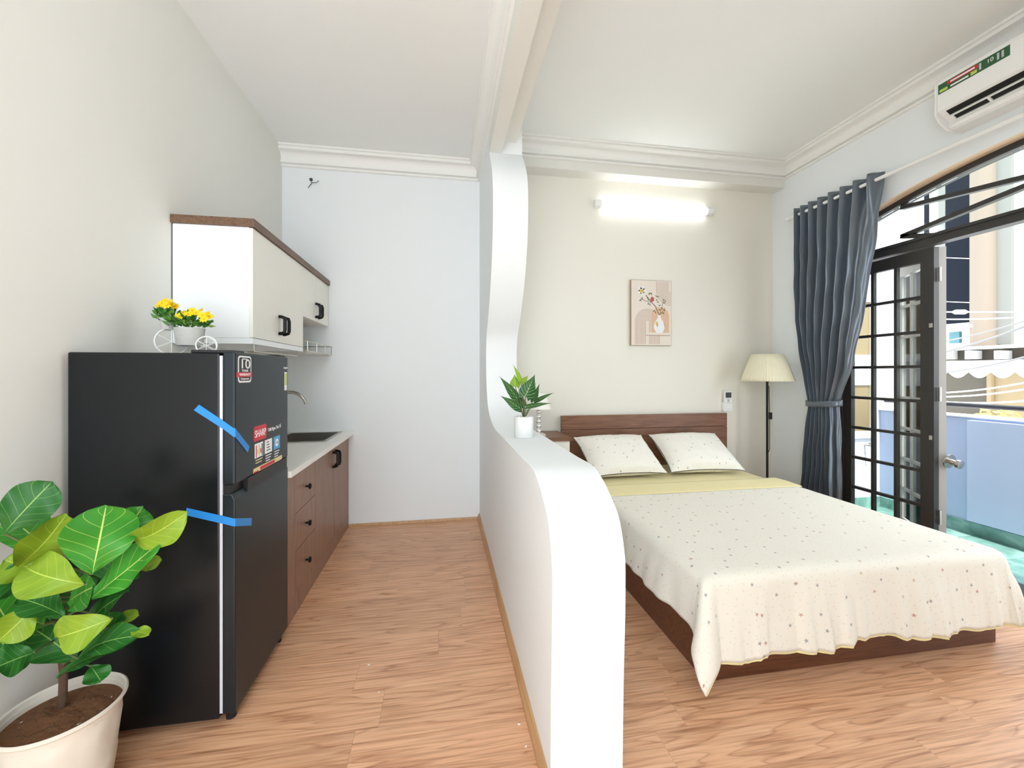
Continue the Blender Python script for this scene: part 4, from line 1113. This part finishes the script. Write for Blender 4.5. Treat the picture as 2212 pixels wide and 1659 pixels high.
# outlet: sloping dark slot with louvres
sl0, sl1 = Vector((3.142, 0, 2.984)), Vector((3.224, 0, 2.934))
def slope_box(nm, m, t0, t1, y0, y1, out0, out1, par):
    d = (sl1 - sl0); n = Vector((d.z, 0, -d.x)).normalized()
    if n.z > 0: n = -n
    c = [sl0 + d * t0 + n * out0, sl0 + d * t1 + n * out0, sl0 + d * t1 + n * out1, sl0 + d * t0 + n * out1]
    return MB().prism([(p.x, p.z) for p in c], 1, y0, y1).build(nm, m, par)
slope_box('outlet', M['blackplastic'], .08, .98, AY0 + .05, AY1 - .05, -.005, .002, ac)
lvr = slope_box('louvre', M['white'], .46, .54, AY0 + .055, AY1 - .055, .002, .014, ac)
slope_box('louvre', M['white'], .92, 1.0, AY0 + .055, AY1 - .055, .002, .014, ac)
for k in range(5):
    yy = AY1 - .055 - (AY1 - AY0 - .11) * k / 4
    slope_box('louvre_rib', M['white'], .46, .96, yy - .006, yy + .006, .002, .010, ac)
nY = (0, -1, 0)
la, lb = AY1 - .02, AY1 - .36
XA_ = 3.13
lab = box('label', M['print_green'], ac, XA_ - .0012, XA_, lb, la, 3.098, 3.158)
lab['label'] = 'green promotional label with red band'
box('label_band', M['print_red'], lab, XA_ - .0018, XA_ - .0012, la - .20, la - .05, 3.13, 3.152)
box('label_line', M['print_white'], lab, XA_ - .0022, XA_ - .0018, la - .185, la - .065, 3.136, 3.146)
box('label_line', M['print_lime'], lab, XA_ - .0018, XA_ - .0012, la - .05, la - .008, 3.105, 3.122)
box('label_line', M['print_white'], lab, XA_ - .0018, XA_ - .0012, la - .155, la - .065, 3.108, 3.118)
box('label_line', M['print_lime'], lab, XA_ - .0018, XA_ - .0012, la - .195, la - .165, 3.105, 3.124)
text('label_lettering', '10', .032, M['print_white'], lab, (XA_ - .0016, lb + .085, 3.132), nY, Zv)
for k, yy in enumerate((lb + .025, lb + .045, lb + .125)):
    box('label_line', M['gasket'], lab, XA_ - .0018, XA_ - .0012, yy, yy + .010, 3.11, 3.148)
box('maker_mark', M['ink'], ac, XA_ - .001, XA_, AY1 - .60, AY1 - .46, 3.028, 3.036)

# ================================================================== PLANTS AND SMALL THINGS
# ---- fiddle-leaf fig in the foreground
pc0 = Vector((-1.125, 1.455, 0)); PH, PR = .32, .145
fg = thing('potted_fig', pc0, 'fiddle-leaf fig in a cream embossed pot before the fridge', 'plant')
def emboss(an, z):
    if z < .03 or z > PH - .03: return 0
    a = an * 9 / math.pi; t = (z - .03) / .12
    return .035 * abs(((a + (math.floor(t) % 2)) % 2) - 1 - 0) * (t % 1) 
prof_p = [(.10, 0)] + [(.10 + (PR - .012 - .10) * (i / 22) ** .8, PH * i / 22 * .94) for i in range(1, 23)] + [(PR - .004, PH * .955), (PR, PH * .97), (PR, PH - .003), (PR - .004, PH), (PR - .009, PH - .004), (PR - .013, PH - .035)]
MB().lathe(prof_p, pc0, 144, emboss).build('pot', M['potwhite'], fg, smooth=True, sharp=30)
rs = random.Random(9)
def soil(u, v):
    r = (PR - .0125) * u; a = 2 * math.pi * v
    return pc0 + Vector((r * math.cos(a), r * math.sin(a), PH - .034 + .008 * noise1(a * 3 + u * 9, 1) * u * (1 - u) * 4 + .012 * (1 - u)))
MB().grid(soil, 14, 48).build('soil', M['soil'], fg, smooth=True)
def F(cx, cy): return (cx * .4094, 980 + cy * .4094)
sp = P(*F(330, 1350), 1.275); sp.z = PH - .03
topc = P(*F(300, 560), 1.26)
stem_pts = [Vector((sp.x, sp.y, PH - .04)), sp.lerp(topc, .25) + Vector((.006, 0, 0)), sp.lerp(topc, .55) + Vector((-.006, .004, 0)), topc]
MB().tube(catmull3 if False else stem_pts, [.011, .010, .009, .006], 10).build('trunk', M['bark'], fg, smooth=True)
# (base, tip) in the leaf-cluster crop, width, depth at base/tip, material, normal tweak, curl, fold, droop
fig = [
 ((20, 420), (270, 150), 250, 1.17, 1.22, 'fig_dark', (0.2, 0, .5), .06, .05, .05),
 ((90, 600), (340, 290), 210, 1.18, 1.20, 'fig_lime', (.5, 0, -.6), .10, .22, .0),
 ((486, 635), (560, 270), 345, 1.16, 1.19, 'fig_green', (.15, 0, .25), .05, .05, .03),
 ((680, 450), (965, 345), 150, 1.25, 1.24, 'fig_lime', (0, 0, -.5), .14, .2, .05),
 ((470, 770), (800, 465), 190, 1.20, 1.22, 'fig_green', (-.35, 0, .5), -.04, .10, .0),
 ((450, 690), (115, 600), 190, 1.15, 1.13, 'fig_lime', (0, 0, -.2), .18, .12, .12),
 ((340, 860), (95, 765), 130, 1.19, 1.16, 'fig_dark', (0, 0, .9), .10, .1, .1),
 ((590, 870), (300, 970), 170, 1.16, 1.13, 'fig_lime', (.1, 0, -.1), .14, .12, .05),
 ((410, 1080), (720, 940), 120, 1.20, 1.19, 'fig_dark', (-.1, 0, .9), .10, .14, .0),
 ((300, 1185), (620, 1005), 110, 1.22, 1.20, 'fig_dark', (-.1, 0, 1.2), .06, .12, .0),
 ((480, 1120), (535, 1205), 95, 1.20, 1.18, 'fig_dark', (0, 0, .2), .05, .05, .0),
 ((180, 1050), (-30, 1140), 170, 1.16, 1.10, 'fig_dark', (0, 0, .7), .08, .10, .0),
 ((190, 800), (-10, 990), 150, 1.17, 1.12, 'fig_lime', (.3, 0, .1), .12, .15, .0),
 ((400, 1090), (190, 920), 230, 1.25, 1.23, 'fig_dark', (.1, 0, .3), .05, .06, .0),
 ((640, 460), (745, 285), 150, 1.28, 1.29, 'fig_green', (0, 0, .6), .05, .08, .0),
 ((470, 880), (690, 735), 190, 1.24, 1.23, 'fig_dark', (-.2, 0, .6), .06, .08, .0),
 ((150, 700), (-20, 640), 180, 1.20, 1.15, 'fig_dark', (0, 0, .5), .05, .08, .0),
 ((60, 930), (-40, 760), 190, 1.18, 1.14, 'fig_green', (.3, 0, .3), .05, .08, .0),
 ((600, 890), (720, 845), 70, 1.26, 1.26, 'fig_lime', (0, 0, .8), .05, .08, .0),
 ((740, 610), (850, 560), 70, 1.29, 1.30, 'fig_lime', (0, 0, .6), .05, .08, .0),
 ((420, 820), (330, 640), 200, 1.29, 1.31, 'fig_dark', (0, 0, .2), .03, .05, .0),
 ((330, 960), (200, 800), 170, 1.27, 1.29, 'fig_dark', (0, 0, .2), .03, .05, .0),
 ((300, 560), (180, 380), 220, 1.26, 1.28, 'fig_dark', (0, 0, .3), .03, .05, .0),
 ((250, 520), (60, 330), 230, 1.24, 1.24, 'fig_green', (.2, 0, .5), .05, .06, .0),
 ((560, 700), (640, 560), 200, 1.25, 1.27, 'fig_dark', (0, 0, .3), .04, .06, .0),
 ((230, 900), (40, 860), 200, 1.22, 1.18, 'fig_green', (0, 0, .8), .08, .1, .05),
 ((360, 780), (520, 700), 170, 1.22, 1.22, 'fig_green', (0, 0, .6), .06, .1, .0),
 ((90, 1080), (-60, 930), 210, 1.21, 1.18, 'fig_dark', (.2, 0, .4), .05, .08, .0),
 ((520, 1000), (640, 880), 160, 1.24, 1.24, 'fig_dark', (0, 0, .5), .06, .1, .0),
 ((200, 620), (20, 560), 170, 1.21, 1.17, 'fig_lime', (0, 0, .1), .12, .14, .0),
 ((690, 930), (790, 965), 60, 1.21, 1.20, 'fig_lime', (0, 0, .9), .05, .1, .0),
]
for k, (b_, t_, w, sb, st, m_, nt_, cu_, fo, dr2) in enumerate(fig):
    bp_, tp_ = P(*F(*b_), sb), P(*F(*t_), st)
    for q in (bp_, tp_): q.x = max(q.x, XL + .03)
    nr = (CAM - bp_).normalized() + Vector(nt_)
    blade(bp_, tp_, w * .4094 * sb / FPX * (1.28 if w < 220 else 1.0), nr, fiddle, M[m_], fg, curl=cu_, fold=fo * .9, droop=dr2, nu=20, nv=12, ripple=.06, seed=k, twist=.55 * math.sin(k * 2.1 + .4), bend=.13 * math.sin(k * 1.3))
    t = min(.98, max(.12, (bp_.z - sp.z) / (topc.z - sp.z) - .06))
    a = sp.lerp(topc, t)
    MB().tube([a, a.lerp(bp_, .5) + Vector((0, 0, .004)), bp_], [.004, .0032, .003], 6).build('leaf_stalk', M['stem'], fg)

# ---- bicycle flower planter on the fridge
sB = 1.76; ZF = 1.395
Rv, Fv = Vector((CS, -SN, 0)), Vector((SN, CS, 0))
def Bp(px, py, df=0.0): return P(px, py, sB + df)
bk = thing('bicycle_planter', (Bp(405, 760).x, Bp(405, 760).y, ZF), 'white toy bicycle planter with yellow flowers on the fridge', 'planter')
kz = sB / FPX
def wheel(cx, r, df, n, nm='wheel', yaw=.0):
    c = Bp(cx, 760, df); c.z = ZF + r + .003
    ax = (Rv * math.cos(yaw) + Fv * math.sin(yaw))
    ring = [c + (ax * math.cos(t * math.pi / 16) + Vector((0, 0, 1)) * math.sin(t * math.pi / 16)) * r for t in range(32)]
    mbw = MB().tube(ring, .0028, 6, closed=True)
    w = mbw.build(nm, M['white'], bk, smooth=True)
    for k in range(n):
        a = math.pi * k / n + .5
        d = ax * math.cos(a) + Vector((0, 0, math.sin(a)))
        MB().tube([c - d * r, c + d * r], .0014, 5).build('spoke', M['white'], w)
    return c
c1 = wheel(371, .056, .0, 3, yaw=.75)
c2 = wheel(446, .037, -.035, 3, yaw=.35)
c3 = wheel(446, .037, .045, 3, yaw=.35)
MB().tube([c2, c3], .0022, 6).build('axle', M['white'], bk)
fork = Bp(371, 712)
MB().tube([c1, fork, Bp(372, 700)], .0026, 6).build('fork', M['white'], bk)
MB().tube([fork, Bp(386, 722), Bp(394, 744), Bp(400, 747), (c2 + c3) / 2], .0028, 6).build('frame', M['white'], bk, smooth=True)
MB().tube([Bp(372, 700), Bp(383, 668, -.02), Bp(390, 661, -.03), Bp(396, 668, -.03)], .002, 6).build('handlebar', M['white'], bk, smooth=True)
b1 = Bp(363.5, 713); b2 = Bp(410, 747)
def basket(c, rt, rb_, h, name):
    return MB().lathe([(.001, 0), (rb_, 0), (rt, h), (rt - .003, h), (rb_ - .003, .004), (.001, .004)], c, 28, lambda an, z: .012 * math.cos(an * 14 + z * 300)).build(name, M['wicker'], bk, smooth=True, sharp=50)
basket(Vector((b1.x, b1.y, b1.z)), .027, .024, 17 * kz, 'front_basket')
basket(Vector((b2.x, b2.y, b2.z)), .055, .046, 38 * kz, 'planter_basket')
rs = random.Random(21)
def bouquet(c, spread, h, n, rise, flowers):
    for mi, mm in enumerate(('foliage', 'foliage2')):
        mb = MB()
        for k in range(n // (1 + mi)):
            a = rs.uniform(0, 6.283); q = rs.random() ** .6
            p = c + Vector((math.cos(a) * spread * q, math.sin(a) * spread * q, rise * (.25 + .75 * rs.random()) * (1.1 - .5 * q)))
            d = (p - c + Vector((0, 0, -.005))).normalized(); d = (d + Vector((rs.uniform(-.5, .5), rs.uniform(-.5, .5), rs.uniform(-.1, .5)))).normalized()
            L = rs.uniform(.012, .022); e = d.cross(Vector((rs.uniform(-1, 1), rs.uniform(-1, 1), .6))).normalized() * L * .33
            mb.add([p - d * L * .5, p + e * .8, p + d * L * .1 + e, p + d * L, p + d * L * .1 - e, p - e * .8], [(0, 1, 2, 3, 4, 5)])
        o = mb.build('small_leaves', M[mm], bk); o['kind'] = 'stuff'
    mb = MB()
    for k in range(9):
        a = k * .7
        mb.tube([c, c + Vector((math.cos(a) * spread * .5, math.sin(a) * spread * .5, rise * .6))], .0012, 4)
    o = mb.build('stems', M['foliage'], bk)
    for px, py, df in flowers:
        p = Bp(px, py, df); nn = (Vector((0, -1, .7)) + Vector((rs.uniform(-.5, .5), 0, rs.uniform(-.2, .5)))).normalized()
        u_ = nn.orthogonal().normalized(); w_ = nn.cross(u_)
        mb = MB()
        for k in range(9):
            a = 2 * math.pi * k / 9
            d = u_ * math.cos(a) + w_ * math.sin(a); e = u_ * -math.sin(a) + w_ * math.cos(a)
            mb.add([p, p + d * .011 + e * .0055 + nn * .002, p + d * .019 + nn * .001, p + d * .011 - e * .0055 + nn * .002], [(0, 1, 2, 3)])
        fo_ = mb.build('flower', M['petal'], bk)
        MB().sphere(p + nn * .0015, .0028, 8, 6).build('flower_centre', M['petal2'], fo_, smooth=True)
bouquet(b1 + Vector((0, 0, .030)), .048, .08, 90, .075, [(350, 655, -.02), (356, 650, .0), (366, 653, -.03), (371, 658, -.02), (345, 660, .0), (360, 660, -.04), (378, 662, .0)])
bouquet(b2 + Vector((0, 0, .070)), .078, .07, 150, .065, [(406, 679, -.06), (437, 681, -.06), (424, 676, -.03), (447, 678, .0), (415, 671, .0), (397, 676, .02), (432, 672, .02), (452, 684, -.03), (441, 690, -.07), (388, 683, -.03)])

# ---- white paint chips on the kitchen floor
for k, (px, py, lab_) in enumerate(((797, 1436, 'white paint chip on the floor in line with fridge corner'), (818, 1496, 'second white paint chip nearer the camera on the kitchen floor'), (1121, 1565, 'white paint chip on floor near the oak skirting'), (1136, 1613, 'white paint chip nearest the camera against the oak skirting'))):
    r = ray(px, py); q = CAM + r * (-CAMZ / r.z)
    a = k * 1.3
    MBc = MB().prism([(q.x + .006 * math.cos(a), q.y + .006 * math.sin(a)), (q.x - .003 * math.sin(a), q.y + .003 * math.cos(a)), (q.x - .006 * math.cos(a), q.y - .005 * math.sin(a)), (q.x + .003 * math.sin(a), q.y - .0035 * math.cos(a))], 2, 0.0, .002)
    tag(MBc.build('paint_chip', M['print_white'], None), lab_, 'paint chip', 'paint chips on the floor')
